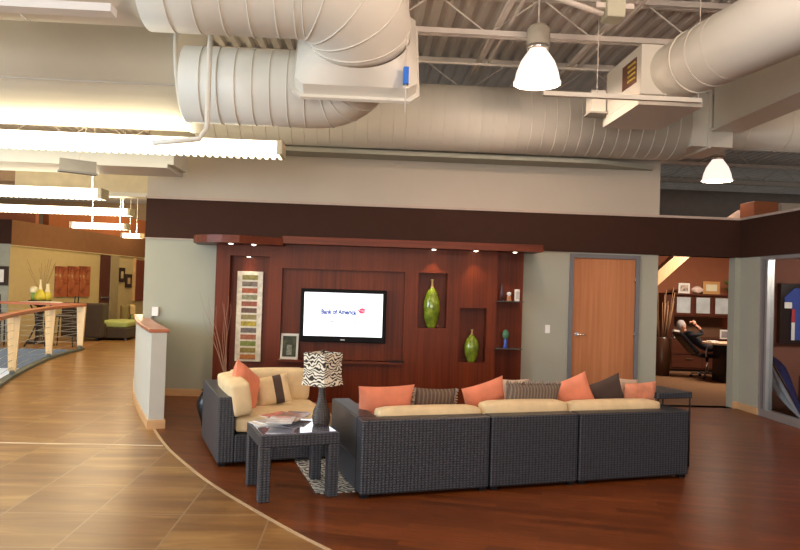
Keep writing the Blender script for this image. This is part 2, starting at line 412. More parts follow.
m = MB(); m.box(WL, WL+0.18, WY+0.18, 28.5, 0, DECK); struct('wall_corridor', m, M_wall)
# baseboards
m = MB(); m.box(WL+0.0, -2.05, WY-0.02, WY, 0, 0.10); m.box(2.3, DX0-0.13, WY-0.02, WY, 0, 0.10); m.box(DX1+0.13, OX0, WY-0.02, WY, 0, 0.10); m.box(OX1, RX, WY-0.02, WY, 0, 0.10)
struct('baseboard_back', m, M_maple)
# right wall: solid piece, band, glazing
GY = 9.66
def xwall(y0, y1, z0, z1): return MB().box(RX, RX+0.16, y0, y1, z0, z1)
struct('wall_right', xwall(GY, WY+0.18, 0, BZ0), M_wall)
m = MB(); m.box(RX-0.02, RX+0.18, 1.0, WY+0.2, BZ0, BZ1); struct('wall_right', m, M_band, 'dark brown painted band over the right wall')
m = MB(); m.box(RX-0.035, RX+0.19, 1.0, WY+0.2, BZ1, BZ1+0.035); struct('trim_6', m, MATS['band_cap_trim'])
m = MB(); m.box(RX-0.02, RX, GY, WY-0.02, 0, 0.10); struct('baseboard_right', m, M_maple)
wt = bpy.data.objects.new('window_1', None); COL.objects.link(wt); wt['kind'] = 'structure'; wt.location = (RX, 6.5, 0); wt['label'] = 'floor to ceiling glass wall of the room on the right'
m = MB()
m.box(RX, RX+0.10, GY-0.055, GY, 0.0, BZ0); m.box(RX, RX+0.10, GY-0.17, GY-0.115, 0.10, BZ0-0.05)
m.box(RX, RX+0.10, 3.0, GY-0.055, 0.0, 0.10); m.box(RX, RX+0.10, 3.0, GY-0.055, BZ0-0.05, BZ0); m.box(RX, RX+0.10, 6.1, 6.2, 0.1, BZ0-0.05)
m.build('window_frame', M_alu, wt)
m = MB(); m.box(RX+0.03, RX+0.08, GY-0.11, GY-0.055, 0.10, BZ0-0.05); m.build('gasket', M_black, wt)
m = MB(); m.box(RX+0.045, RX+0.055, 3.0, GY-0.17, 0.10, BZ0-0.05); m.build('glass_pane', M_glass, wt)
# room behind glass and office
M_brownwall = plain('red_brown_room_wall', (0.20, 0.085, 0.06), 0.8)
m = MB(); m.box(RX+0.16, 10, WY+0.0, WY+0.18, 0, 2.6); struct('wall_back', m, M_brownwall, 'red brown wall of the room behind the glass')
m = MB(); m.box(10, 10.15, 3.0, 16.0, 0, 2.75); struct('wall_office_right', m, M_terra)
m = MB(); m.box(RX+0.2, 10, 3.0, WY+0.18, 2.6, 2.7); struct('ceiling', m, M_white, 'flat ceiling of the glazed room')
m = MB(); m.box(4.2, 10, 15.8, 16.0, 0, 2.75); struct('wall_office_back', m, M_terra)
m = MB(); m.box(4.2, 4.35, WY+0.21, 15.8, 0, 2.75); struct('wall_office_left', m, M_terra)
m = MB(); m.box(4.2, 10.15, WY+0.21, 16.0, 2.75, 2.80); struct('ceiling', m, plain('office_ceiling', (0.35, 0.20, 0.14), 0.8), 'office ceiling')
# office sloped beam
p, q = at(655, 279, 14.0), at(684, 253, 14.0); d_ = (q-p); nrm = Vector((-d_.z, 0, d_.x)).normalized()*0.11
m = MB(); vs = []
for Y_ in (13.9, 14.15):
    for P_ in (p-d_*1.2-nrm, q+d_*0.2-nrm, q+d_*0.2+nrm, p-d_*1.2+nrm): vs.append((P_.x, Y_, min(P_.z, 2.745)))
m.add(vs, [(0, 1, 2, 3), (7, 6, 5, 4), (0, 4, 5, 1), (1, 5, 6, 2), (2, 6, 7, 3), (3, 7, 4, 0)])
tag(m.build('sloped_beam', M_maple_v), 'pale sloping wooden beam at the top left inside the office', 'beam')

# lounge walls on the left
A_, B_ = Vector((-8.7, 17.8)), Vector((-7.2, 28.0))
def slab(a, b, z0, z1, t=0.2):
    n_ = Vector((-(b-a).y, (b-a).x)).normalized()*t
    return MB().prism([a, b, b+n_, a+n_], z0, z1)
struct('wall_left', slab(A_, B_, 0, 2.40), M_yellow)
struct('wall_left', slab(A_+Vector((0.02, 0)), B_+Vector((0.02, 0)), 2.40, 3.02), plain('brown_lounge_band', (0.22, 0.10, 0.045), 0.7), 'brown band above the ochre lounge wall')
struct('trim_7', slab(A_+Vector((0.035, 0)), B_+Vector((0.035, 0)), 2.38, 2.40), plain('pale_lounge_trim', (0.62, 0.50, 0.30), 0.6))
m = MB(); m.box(-16, -8.7, 17.8, 18.0, 0, 2.42); struct('wall_far', m, plain('lounge_grey_paint', (0.34, 0.34, 0.28), 0.8))
m = MB(); m.box(-16, -8.68, 17.78, 18.0, 2.42, 3.02); struct('wall_far', m, M_band, 'dark band over the far grey wall')
m = MB(); m.box(-16, -8.9, 19.5, 19.7, 3.02, 3.45); struct('wall_far', m, plain('upper_red', (0.36, 0.12, 0.06), 0.8), 'red wall piece above the far band')
struct('wall_left', slab(Vector((-9.2, 21)), Vector((-6.3, 31)), 3.02, 3.75), plain('upper_red2', (0.40, 0.13, 0.05), 0.8), 'orange red wall above the lounge')
m = MB(); m.box(-22, 0, 33, 33.2, 0, DECK); struct('wall_far', m, plain('far_brown', (0.40, 0.28, 0.17), 0.9), 'dim far wall of the hall')
m = MB(); m.box(0, 24, 24, 24.2, 0, DECK); struct('wall_far', m, plain('far_dark', (0.075, 0.06, 0.05), 0.9), 'dark far wall beyond the office')
m = MB(); m.box(23.8, 24, 2, 24, 0, DECK); struct('wall_far_right', m, MATS['far_dark'])
# half-height wall on the curve
hw = [p for p in CV if 7.86 <= p[1] <= 11.0][::-1]
hw = [p for p in CV if p[1] >= 7.88 and p[1] <= 11.2]
hwr = offset(hw, -0.0)
t_end = hw[-1]
def inner(P, d): return offset(P, d)
m = MB(); m.strip(inner(hw, -0.06), inner(hw, 0.10), 0, 1.06)
# keep the inside edge on the plank side
struct('wall_half', m, plain('light_grey_half_wall', (0.50, 0.50, 0.46), 0.7, var=0.02))
m = MB(); m.strip(inner(hw, -0.09), inner(hw, 0.13), 1.06, 1.10); ho = m.build('trim_8', M_rail, bev=0.008); ho['kind'] = 'structure'; ho['label'] = 'red brown wooden cap of the half wall'
m = MB(); m.strip(inner(hw, -0.075), inner(hw, -0.06), 0, 0.10); m.strip(inner(hw, 0.10), inner(hw, 0.115), 0, 0.10)
e0, e1 = inner(hw, -0.075)[-1], inner(hw, 0.115)[-1]; tdir = Vector((hw[-1][0]-hw[-2][0], hw[-1][1]-hw[-2][1])).normalized()*0.015
m.prism([e0, e1, (e1[0]+tdir.x, e1[1]+tdir.y), (e0[0]+tdir.x, e0[1]+tdir.y)], 0, 0.10)
struct('baseboard_half', m, M_maple)

# ceiling: fluted roof deck
m = MB(); xs = []; x = -20.0
while x < 24: xs += [(x, 0), (x+0.08, 0), (x+0.11, 0.06), (x+0.17, 0.06)]; x += 0.20
vs = [(a, 1.5, DECK+h) for a, h in xs] + [(a, 34, DECK+h) for a, h in xs]; n = len(xs)
m.add(vs, [(i, i+1, n+i+1, n+i) for i in range(n-1)])
struct('ceiling', m, M_deck, 'fluted painted steel roof deck')

# ------------------------------------------------------------------ door
t = bpy.data.objects.new('door_1', None); COL.objects.link(t); t['kind'] = 'structure'; t.location = (DX0, WY, 0); t['label'] = 'reddish brown wood veneer door in a grey frame'
m = MB(); m.box(DX0-0.06, DX0, WY-0.025, WY+0.10, 0, DZ+0.06); m.box(DX1, DX1+0.06, WY-0.025, WY+0.10, 0, DZ+0.06); m.box(DX0, DX1, WY-0.025, WY+0.10, DZ, DZ+0.06)
m.build('door_frame', M_greyframe, t)
m = MB(); m.box(DX0+0.004, DX1-0.004, WY+0.0, WY+0.045, 0.01, DZ-0.004); leaf = m.build('door_leaf', M_door, t)
hz = 1.04; m = MB(); m.tube([(DX0+0.07, WY, hz), (DX0+0.07, WY-0.05, hz)], 0.012); m.tube([(DX0+0.07, WY-0.05, hz), (DX0+0.19, WY-0.055, hz-0.004)], 0.011)
m.tube([(DX0+0.07, WY, hz), (DX0+0.07, WY-0.008, hz)], 0.032, 16); m.build('door_handle', M_chrome, leaf)
for z_ in (1.86, 1.06, 0.3):
    m = MB(); m.tube([(DX1-0.004, WY-0.008, z_-0.05), (DX1-0.004, WY-0.008, z_+0.05)], 0.010); m.build('hinge', M_chrome, leaf)

# ------------------------------------------------------------------ wood feature wall
PY = 9.90
f = thing('feature_wall', 'cherry wood panelled feature wall with niches, header and downlights behind the sofas', 'wall panelling', (-0.3, WY, 0))
def PX(px, py=310): return at(px, py, PY).x
def PZ(px, py): return at(px, py, PY).z
px0, px1 = X(214, PY, 320), X(496.5, PY, 310)
holes = [(X(228, PY, 320), X(268, PY, 320), 0.35, PZ(248, 256), 0.16),
         (X(281, PY, 310), X(404, PY, 310), 0.62, PZ(340, 270), 0.09),
         (X(418, PY, 300), X(447, PY, 300), PZ(431, 328), PZ(431, 273), 0.20),
         (X(459, PY, 335), X(486, PY, 335), PZ(471, 362.5), PZ(471, 308), 0.20)]
H2 = holes[1]
zs = PZ(340, 360.5)
holes[1] = (H2[0], H2[1], zs, H2[3], 0.09)
holed(px0, px1, 0, 2.20, PY, WY-0.005, holes).build('panel', M_cherry, f)
m = MB(); m.box(px1, X(522, 10.1, 310), 10.08, WY-0.005, 0, 2.20); m.build('side_panel', M_cherry, f)
m = MB(); m.box(H2[0]-0.02, H2[1]-0.0, PY-0.10, PY+0.085, zs-0.03, zs); m.build('shelf', M_cherry_h, f)
hx1 = X(541, 9.75, 248)
m = MB(); m.box(X(283, 9.7, 242), hx1, 9.62, WY-0.02, 2.20, 2.30); m.build('header', M_cherry_h, f)
cx0, cx1, cx2 = X(186, 9.3, 239), X(238, 9.2, 239), X(283, 9.62, 240)
m = MB(); m.prism([(cx0-0.05, WY-0.021), (cx0, 9.75)] + [(cx0+(cx1-cx0)*(1-math.cos(a)), 9.75-0.45*math.sin(a)) for a in [R(k*10) for k in range(1, 9)]] + [(cx1, 9.30), (cx2, 9.62), (cx2, WY-0.021)], 2.17, 2.27)
m.build('canopy', M_cherry_h, f)
def spot(loc, power, col=(1, 0.72, 0.45), size=R(80), name='spot_glow'):
    l = bpy.data.lights.new(name, 'SPOT'); l.energy = power; l.color = col; l.spot_size = size; l.spot_blend = 0.6; l.shadow_soft_size = 0.02
    o = bpy.data.objects.new(name, l); COL.objects.link(o); o.location = loc; o.rotation_euler = (0, 0, 0); return o
M_dl = emit('downlight_lens', (1.0, 0.85, 0.62), 12)
for px, py, Y_, z_, pw in [(231, 241, 9.50, 2.17, 3), (254, 243, 9.60, 2.17, 3), (434, 250, 9.78, 2.20, 4), (476, 252, 9.78, 2.20, 2.5), (515, 254, 9.78, 2.20, 2.5), (249, 256, 9.98, PZ(248, 256), 1.5)]:
    x_ = X(px, Y_, py)
    m = MB(); m.lathe([(0.045, 0), (0.045, -0.008), (0.033, -0.008), (0.033, 0.0)], (x_, Y_, z_)); d = m.build('downlight', M_chrome, f)
    m = MB(); m.lathe([(0.0, -0.018), (0.022, -0.014), (0.032, -0.006)], (x_, Y_, z_)); m.build('lens', M_dl, d)
    spot((x_, Y_, z_-0.04), pw*3.5)

# corner shelves
sx0, sx1 = X(497, 9.8, 300), X(524, 9.8, 300)
shelf_lab = ['upper of the two thin glass shelves on the right end of the wood wall', 'lower of the two thin glass shelves on the right end of the wood wall']
M_shelfglass = plain('dark_shelf_glass', (0.10, 0.10, 0.09), 0.1, var=0.02)
SHZ = [PZ(508, 301)+0.0, PZ(508, 348)]
for z_, lb in zip(SHZ, shelf_lab):
    m = MB(); m.box(sx0, sx1, 9.80, 10.08, z_-0.012, z_, 0.003); tag(m.build('glass_shelf', M_shelfglass), lb, 'shelf', 'glass shelves on the wood wall')
def lathe_thing(name, parts, label, cat, loc, group=None):
    t = thing(name, label, cat, loc, 0, group)
    for nm, prof, mt in parts: MB().lathe(prof, (0, 0, 0), 28).build(nm, mt, t, True)
    return t
x_ = X(502, 9.93, 292); MB().lathe([(0, 0), (0.028, 0), (0.032, 0.10), (0.024, 0.2), (0.012, 0.235), (0, 0.24)], (x_, 9.93, SHZ[0])).build('sculpture', plain('dark_plum_ceramic', (0.07, 0.03, 0.035), 0.3)); tag(bpy.context.scene.objects[-1] if False else bpy.data.objects['sculpture'], 'dark tall slender sculpture on the upper glass shelf', 'sculpture')
t = thing('small_statuette', 'small cream and orange statuette on the upper glass shelf', 'ornament', (X(509, 9.93, 295), 9.93, SHZ[0]))
MB().lathe([(0, 0), (0.034, 0), (0.034, 0.02), (0.026, 0.03), (0.03, 0.06), (0.018, 0.075)], n=14).build('body', plain('orange_ceramic', (0.55, 0.25, 0.12), 0.4), t, True)
MB().lathe([(0.018, 0.075), (0.032, 0.09), (0.03, 0.12), (0, 0.13)], n=14).build('head', M_white, t, True)
t = thing('small_box_ornament', 'white patterned block ornament at the end of the upper glass shelf', 'ornament', (X(517, 9.93, 295), 9.93, SHZ[0]))
MB().box(-0.035, 0.035, -0.025, 0.025, 0, 0.17, 0.008).build('block', plain('white_glazed_block', (0.75, 0.72, 0.66), 0.3, var=0.25, scale=40), t, True)
MB().box(-0.022, 0.022, -0.029, -0.024, 0.03, 0.14, 0.002).build('front_plaque', plain('grey_plaque', (0.45, 0.43, 0.40), 0.4), t, True)
t = thing('glass_sculpture', 'blue and green round-headed glass sculpture on the lower glass shelf', 'sculpture', (X(505.5, 9.93, 335), 9.93, SHZ[1]))
MB().lathe([(0, 0), (0.035, 0), (0.03, 0.02), (0.022, 0.06), (0.03, 0.10), (0.02, 0.125)], n=16).build('base', plain('cobalt_glass', (0.03, 0.08, 0.35), 0.1), t, True)
MB().lathe([(0.0, 0.12), (0.03, 0.13), (0.046, 0.17), (0.046, 0.21), (0.03, 0.25), (0, 0.262)], n=18).build('head', plain('green_glass', (0.08, 0.22, 0.12), 0.1), t, True)

# green vases
M_vase = plain('green_gold_glaze', (0.17, 0.24, 0.02), 0.12, var=0.55, scale=9, coat=0.8)
M_neck = plain('gold_neck_glaze', (0.42, 0.30, 0.12), 0.25, var=0.2)
def vase(px, ytop, ybot, wpx, label):
    Y_ = 10.0; b = at(px, ybot-0.5, Y_); h = at(px, ytop, Y_).z-b.z; r = wpx/2/70.0
    zb = [h_[2] for h_ in holes if h_[0] < b.x < h_[1]]; b.z = zb[-1]
    lathe_thing('green_vase', [('body', [(0, 0), (r*0.52, 0), (r*0.62, h*0.04), (r*0.9, h*0.22), (r, h*0.42), (r*0.95, h*0.56), (r*0.72, h*0.70), (r*0.40, h*0.79), (r*0.2, h*0.83)], M_vase),
                              ('neck', [(r*0.2, h*0.83), (r*0.14, h*0.88), (r*0.13, h*0.95), (r*0.2, h), (r*0.1, h*0.995)], M_neck)], label, 'vase', b, 'green glazed vases in the wall niches')
vase(431, 279, 328, 17, 'taller green glazed vase with gold neck in the upper left wall niche')
vase(471, 330, 363, 15, 'shorter green glazed vase with gold neck in the lower right wall niche')

# tall art panel
t = thing('tall_art_panel', 'tall cream art panel with a column of small coloured rectangles in the left niche', 'artwork', at(249, 362, 10.02))
pa, pb, pc, pd = at(237.5, 271, 10.02), at(263.5, 271.5, 10.02), at(260, 362, 10.02), at(234.5, 361, 10.02)
xa, xb = (pa.x+pd.x)/2, (pb.x+pc.x)/2
MB().box(xa, xb, 10.015, 10.05, pd.z, pa.z, 0.004).build('panel', plain('cream_mottled_panel', (0.66, 0.62, 0.52), 0.5, var=0.2, scale=14), t)
cols = [(0.22, 0.19, 0.06), (0.18, 0.14, 0.11), (0.33, 0.09, 0.04), (0.22, 0.22, 0.13), (0.25, 0.08, 0.05), (0.12, 0.07, 0.05), (0.22, 0.18, 0.07), (0.36, 0.28, 0.04), (0.14, 0.12, 0.11), (0.32, 0.11, 0.06), (0.18, 0.22, 0.05), (0.23, 0.18, 0.05), (0.38, 0.15, 0.04)]
dz = (pa.z-pd.z)/13.6; xc = (xa+xb)/2
for i, c in enumerate(cols):
    zc = pa.z-0.085-i*dz
    MB().box(xc-0.108, xc+0.108, 10.008, 10.016, zc-0.034, zc+0.034).build('colour_block', plain('art_block_%d' % i, c, 0.5, var=0.35, scale=30), t)
# framed photo on shelf
t = thing('photo_frame', 'silver cream photo frame with dark green picture standing on the shelf left of the television', 'picture frame', (X(289, 9.87, 345), 9.90, zs), R(-4))
tm = Matrix.Rotation(R(-8), 4, 'X')
MB().box(-0.125, 0.125, -0.01, 0.01, 0.0, 0.36, 0.003, M=tm).build('frame', plain('silver_frame', (0.62, 0.60, 0.55), 0.4, var=0.05), t, True)
MB().box(-0.095, 0.095, -0.015, -0.009, 0.035, 0.325, M=tm).build('photo', plain('dark_green_photo', (0.03, 0.035, 0.012), 0.35, var=0.9, scale=9), t, True)
MB().box(-0.035, 0.035, -0.018, -0.014, 0.06, 0.20, M=tm).build('photo_figure', plain('photo_grey', (0.16, 0.17, 0.13), 0.4, var=0.5, scale=30), t, True)
m = MB(); m.box(X(387, 9.86, 359), X(403.5, 9.86, 359), 9.81, 9.90, zs, zs+0.022, 0.004); tag(m.build('remote_control', M_black), 'black remote control lying on the shelf under the television', 'remote')

# television
TY = 9.86
t = thing('television', 'black flat screen television showing a white bank screen on the wood wall', 'television', (X(344, TY, 315), TY+0.1, PZ(344, 343)))
tx0, tx1, tz0, tz1 = X(300.3, TY, 315), X(386, TY, 317), Z(343, 342.6, TY), Z(344, 289.5, TY)
MB().box(tx0, tx1, TY, TY+0.09, tz0, tz1, 0.012).build('bezel', plain('black_bezel', (0.008, 0.008, 0.009), 0.5, spec=0.08), t)
M_scr = emit('lit_screen', (0.90, 0.96, 1.0), 0.84)
sx_0, sx_1, sz0, sz1 = tx0+0.05, tx1-0.05, tz0+0.085, tz1-0.05
scr = MB().box(sx_0, sx_1, TY-0.003, TY+0.002, sz0, sz1).build('screen', M_scr, t)
def text(body, size, loc, mat, parent, name, rotz=0.0, rx=PI/2, ext=0.0006, align='LEFT'):
    c = bpy.data.curves.new(name, 'FONT'); c.body = body; c.size = size; c.extrude = ext; c.offset = 0.0038; c.resolution_u = 4; c.align_x = align
    tmp = bpy.data.objects.new(name+'_tmp', c); COL.objects.link(tmp)
    dg = bpy.context.evaluated_depsgraph_get(); me = bpy.data.meshes.new_from_object(tmp.evaluated_get(dg))
    bpy.data.objects.remove(tmp); me.name = name; me.materials.clear(); me.materials.append(mat)
    o = bpy.data.objects.new(name, me); COL.objects.link(o)
    me.transform(matrix_of(parent).inverted() @ Matrix.Translation(Vector(loc)) @ Matrix.Rotation(rotz, 4, 'Z') @ Matrix.Rotation(rx, 4, 'X'))
    o.parent = parent; return o
M_bl = emit('screen_blue', (0.01, 0.05, 0.34), 0.3); M_rd = emit('screen_red', (0.75, 0.05, 0.14), 0.6); M_gy = emit('screen_grey', (0.08, 0.10, 0.14), 0.2)
tp = at(321, 313.2, TY-0.006)
o = text('Bank of America', 0.095, (tp.x, TY-0.006, tp.z-0.006), M_bl, scr, 'screen_lettering')
wd = o.dimensions.x if o.dimensions.x else 0.5
me = o.data; xs_ = [v.co.x for v in me.vertices]; wd = max(xs_)-min(xs_); k = (34.5/70.9)/wd; x00 = min(xs_)
for v in me.vertices: v.co.x = x00+(v.co.x-x00)*k
lc = at(361.5, 310.8, TY-0.006)
m = MB()                      # woven flag mark: slanted red and blue bands
for i in range(5):
    a = lc.x-0.055+i*0.024
    m.add([(a, TY-0.006, lc.z+0.006), (a+0.016, TY-0.006, lc.z+0.014), (a+0.030-0.012*i+0.02, TY-0.006, lc.z-0.036), (a+0.016-0.012*i+0.02, TY-0.006, lc.z-0.042)], [(0, 1, 2, 3)])
m.add([(lc.x-0.045, TY-0.006, lc.z+0.018), (lc.x+0.01, TY-0.006, lc.z+0.040), (lc.x+0.075, TY-0.006, lc.z+0.014), (lc.x+0.02, TY-0.006, lc.z+0.004)], [(0, 1, 2, 3)])
m.build('screen_logo', M_rd, scr)
m = MB(); lx = at(328, 321.5, TY-0.006)
for i in range(22):
    if i % 6 == 5: continue
    m.box(lx.x+i*0.019, lx.x+i*0.019+0.015, TY-0.006, TY-0.005, lx.z-0.005, lx.z+0.007)
m.build('screen_small_print', M_gy, scr)
MB().box((tx0+tx1)/2-0.03, (tx0+tx1)/2+0.03, TY-0.002, TY+0.001, tz0+0.03, tz0+0.045).build('maker_badge', M_alu, t)

# switch plates
m = MB(); p = at(547.5, 329, WY); m.box(p.x-0.036, p.x+0.036, WY-0.01, WY, p.z-0.06, p.z+0.06, 0.004)
t = thing('light_switch', 'white light switch on the grey wall left of the door', 'light switch', (p.x, WY, p.z)); m.build('plate', M_white, t)
m = MB(); m.box(p.x-0.008, p.x+0.008, WY-0.016, WY-0.008, p.z-0.02, p.z+0.02); m.build('toggle', M_white, t)
p = at(156, 311, WY); t = thing('wall_speaker_box', 'small white device box on the wall above the half wall cap', 'wall box', (p.x, WY, p.z)); m = MB(); m.box(p.x-0.045, p.x+0.045, WY-0.05, WY, p.z-0.07, p.z+0.06, 0.006); m.build('housing', M_white, t)
m = MB(); m.box(p.x-0.05, p.x-0.03, WY-0.045, WY-0.01, p.z-0.10, p.z-0.07); m.build('bracket', M_greyframe, t)

# ------------------------------------------------------------------ cushions and pillows
def cushion(mb, x0, x1, y0, y1, z0, z1, r=0.04, puff=0.006):
    bm = bmesh.new(); bmesh.ops.create_cube(bm, size=1)
    bmesh.ops.subdivide_edges(bm, edges=list(bm.edges), cuts=9, use_grid_fill=True)
    sx, sy, sz = (x1-x0)/2, (y1-y0)/2, (z1-z0)/2; c = Vector(((x0+x1)/2, (y0+y1)/2, (z0+z1)/2))
    for v in bm.verts:
        u = v.co*2; p = Vector((u.x*sx, u.y*sy, u.z*sz))
        q = Vector((max(-sx+r, min(sx-r, p.x)), max(-sy+r, min(sy-r, p.y)), max(-sz+r, min(sz-r, p.z))))
        dd = p-q
        if dd.length > 1e-6: p = q+dd.normalized()*r
        f_ = [max(0, 1-a*a) for a in u]
        p.x += (u.x)*puff*f_[1]*f_[2]*2; p.y += u.y*puff*f_[0]*f_[2]*2; p.z += u.z*puff*f_[0]*f_[1]*2
        v.co = c+p
    bmesh.ops.bevel
    return mb.bm(bm, True)
def pillow_mesh(w_, h_, t_, n=14, seed=0):
    rnd = random.Random(seed); ph = rnd.random()*6
    vs = []; fs = []
    for side in (1, -1):
        for j in range(n+1):
            for i in range(n+1):
                u, v = i/n*2-1, j/n*2-1
                pinch = 1-0.07*(1-v*v)*abs(u)**3; pinch2 = 1-0.07*(1-u*u)*abs(v)**3
                th = ((1-u**4)*(1-v**4))**0.55
                th *= 1+0.06*math.sin(3*u+ph)*math.cos(2.5*v+ph)
                vs.append((u*w_/2*pinch, side*th*t_/2, v*h_/2*pinch2))
    k = (n+1)**2
    for s_ in (0, 1):
        for j in range(n):
            for i in range(n):
                a = s_*k+j*(n+1)+i; q = (a, a+1, a+n+2, a+n+1); fs.append(q if s_ else q[::-1])
    return vs, fs
def pillow(px, py, Y_, w_, h_, t_, rz, rx, ry, mat, label, seed=0, trim=None, stripe=None, cat='pillow', group='throw pillows', drop=0):
    p = at(px, py, Y_)
    o = thing('throw_pillow', label, cat, p, 0, group); o.rotation_euler = (rx, ry, rz); bpy.context.view_layer.update()
    vs, fs = pillow_mesh(w_, h_, t_, seed=seed)
    MB().add(vs, fs, True).build('cover', mat, o, True)
    if stripe:
        a, b, sm = stripe; n = 14
        m = MB(); sel = []
        for s_ in (0, 1):
            pts = []
            for j in range(n+1):
                v = j/n*2-1
                row = []
                for u in (a, (a+b)/2, b):
                    pinch = 1-0.07*(1-v*v)*abs(u)**3; pinch2 = 1-0.07*(1-u*u)*abs(v)**3
                    th = ((1-u**4)*(1-v**4))**0.55*1.04+0.02
                    row.append((u*w_/2*pinch, (1 if s_ else -1)*th*t_/2*1.03, v*h_/2*pinch2*1.01))
                pts.append(row)
            vs2 = [q for row in pts for q in row]
            m.add(vs2, [(j*3+i, j*3+i+1, j*3+i+4, j*3+i+3) for j in range(n) for i in range(2)], True)
        m.build('stripe', sm, o, True)
    if trim:
        m = MB(); rnd = random.Random(seed+5)
        for s_ in ((-1, 1) if trim[1] == 'ends' else (1,)):
            cnt = 26
            for i in range(cnt):
                v = i/(cnt-1)*2-1
                if trim[1] == 'ends': a = Vector((s_*w_/2*0.96, 0, v*h_/2*0.95)); d = Vector((s_*0.03, rnd.uniform(-.02, .02), rnd.uniform(-.015, .015)))
                else: a = Vector((v*w_/2*0.97, 0, h_/2*0.94)); d = Vector((rnd.uniform(-.015, .015), rnd.uniform(-.02, .02), 0.03))
                m.tube([a, a+d*0.6, a+d], [0.008, 0.007, 0.003], 5)
            m.build('fringe', trim[0], o, True); m = MB()
    return o

# ------------------------------------------------------------------ sectional sofa
SR = R(15.0); SO = Vector((0.035, 5.44, 0)); SBH = 0.61; SD = 1.08
su, sv = Vector((math.cos(SR), math.sin(SR), 0)), Vector((-math.sin(SR), math.cos(SR), 0))
def S(u, v, z=0): return SO + su*u + sv*v + Vector((0, 0, z))
def section(u0, u1, label, left_arm=False, right_arm=False, ct=0.69):
    L = u1-u0; t = thing('sofa_section', label, 'sofa', S(u0, 0), SR, 'wicker sectional sofa')
    g = 0.006
    m = MB(); m.box(g, L-g, 0.0, 0.16, 0.03, SBH, 0.012); m.box(g, L-g, 0.16, SD, 0.03, 0.28, 0.012)
    a = 0.0; b = L
    if left_arm: m.box(g, 0.17, 0.16, SD, 0.28, SBH, 0.012); a = 0.17
    if right_arm: m.box(L-0.17, L-g, 0.16, SD, 0.28, SBH, 0.012); b = L-0.17
    m.build('wicker_frame', M_wick, t, True)
    m = MB(); cushion(m, a+0.005, b-0.005, 0.33, SD+0.02, 0.285, 0.43); m.build('seat_cushion', M_cream, t, True)
    m = MB(); cushion(m, a+0.02, b-0.004, 0.165, 0.34, 0.36, ct, 0.04); m.build('back_cushion', M_cream, t, True)
    for (x_, y_) in ((0.05, 0.05), (L-0.05, 0.05), (0.05, SD-0.05), (L-0.05, SD-0.05)):
        m = MB(); m.box(x_-0.03, x_+0.03, y_-0.03, y_+0.03, 0.0, 0.03); m.build('foot', M_black, t, True)
    return t
section(0.0, 1.10, 'left end section of the grey wicker sofa seen from behind, nearest the lamp table', left_arm=True, ct=0.66)
section(1.105, 1.935, 'armless middle section of the grey wicker sofa seen from behind')
section(1.94, 3.09, 'right end section of the grey wicker sofa, nearest the office', right_arm=True, ct=0.675)

# corner seat at left
CR = R(19.0)
t = thing('corner_seat', 'separate grey wicker corner seat with cream cushions left of the lamp table', 'sofa', (-1.235, 6.32, 0), CR, 'wicker sectional sofa')
m = MB(); m.box(0, 0.15, 0, 1.18, 0.03, 0.62, 0.012); m.box(0.15, 1.08, 0, 1.18, 0.03, 0.28, 0.012); m.box(0.15, 1.08, 1.02, 1.18, 0.28, 0.62, 0.012)
m.build('wicker_frame', M_wick, t, True)
m = MB(); cushion(m, 0.16, 1.08, 0.01, 1.0, 0.285, 0.43, 0.04); m.build('seat_cushion', M_cream, t, True)
m = MB(); cushion(m, 0.13, 0.32, -0.01, 0.86, 0.435, 0.745, 0.04)
mt_ = Matrix.Translation((0.20, 0, 0.435)) @ Matrix.Rotation(R(-9), 4, 'Y') @ Matrix.Translation((-0.20, 0, -0.435)); m.v = [mt_ @ v for v in m.v]; m.build('back_cushion', M_cream, t, True)
m = MB(); cushion(m, 0.24, 1.06, 0.86, 1.06, 0.42, 0.75, 0.045); m.build('back_cushion', M_cream, t, True)
for (x_, y_) in ((0.05, 0.05), (1.03, 0.05), (0.05, 1.13), (1.03, 1.13)):
    m = MB(); m.box(x_-0.03, x_+0.03, y_-0.03, y_+0.03, 0.0, 0.03); m.build('foot', M_black, t, True)

M_stripe = stripes('brown_striped_fabric', [(0.10, 0.06, 0.04), (0.16, 0.11, 0.08), (0.07, 0.04, 0.03), (0.20, 0.14, 0.09)], 9, 'X')
M_fringe = plain('beige_grey_fringe', (0.34, 0.28, 0.22), 0.9, var=0.3, scale=40)
M_orange2 = fabric('mottled_orange_fabric', (0.68, 0.27, 0.16), var=0.22)
pillow(385, 407, 6.02, 0.50, 0.40, 0.15, SR, R(14), R(-1), M_orange, 'orange throw pillow at the far left end of the long sofa', 1)
pillow(434, 402, 6.12, 0.38, 0.26, 0.12, SR, R(12), R(2), M_stripe, 'small brown striped fringed pillow beside the leftmost orange pillow on the long sofa', 2, trim=(M_fringe, 'ends'))
pillow(485, 402, 6.33, 0.42, 0.40, 0.14, SR, R(12), R(-16), M_orange, 'tilted orange throw pillow left of the long fringed pillow', 3)
pillow(532, 397, 6.22, 0.56, 0.26, 0.13, SR, R(12), R(1), stripes('grey_striped_fabric', [(0.12, 0.085, 0.065), (0.20, 0.15, 0.12), (0.08, 0.055, 0.045), (0.24, 0.19, 0.14)], 10, 'X'), 'long grey brown striped pillow with a fringed top edge on the middle section', 4, trim=(M_fringe, 'top'))
pillow(513, 394, 6.55, 0.30, 0.30, 0.12, SR, R(12), R(0), fabric('pale_pillow', (0.60, 0.45, 0.33)), 'pale beige pillow peeping out above the left end of the long fringed pillow', 11)
pillow(574, 394, 6.42, 0.34, 0.34, 0.13, SR-R(20), R(12), R(-24), M_orange, 'tilted orange throw pillow against the dark brown pillow', 5)
pillow(606, 395, 6.58, 0.36, 0.34, 0.13, SR-R(10), R(12), R(-22), M_brownf, 'plain dark brown throw pillow between two orange pillows', 6)
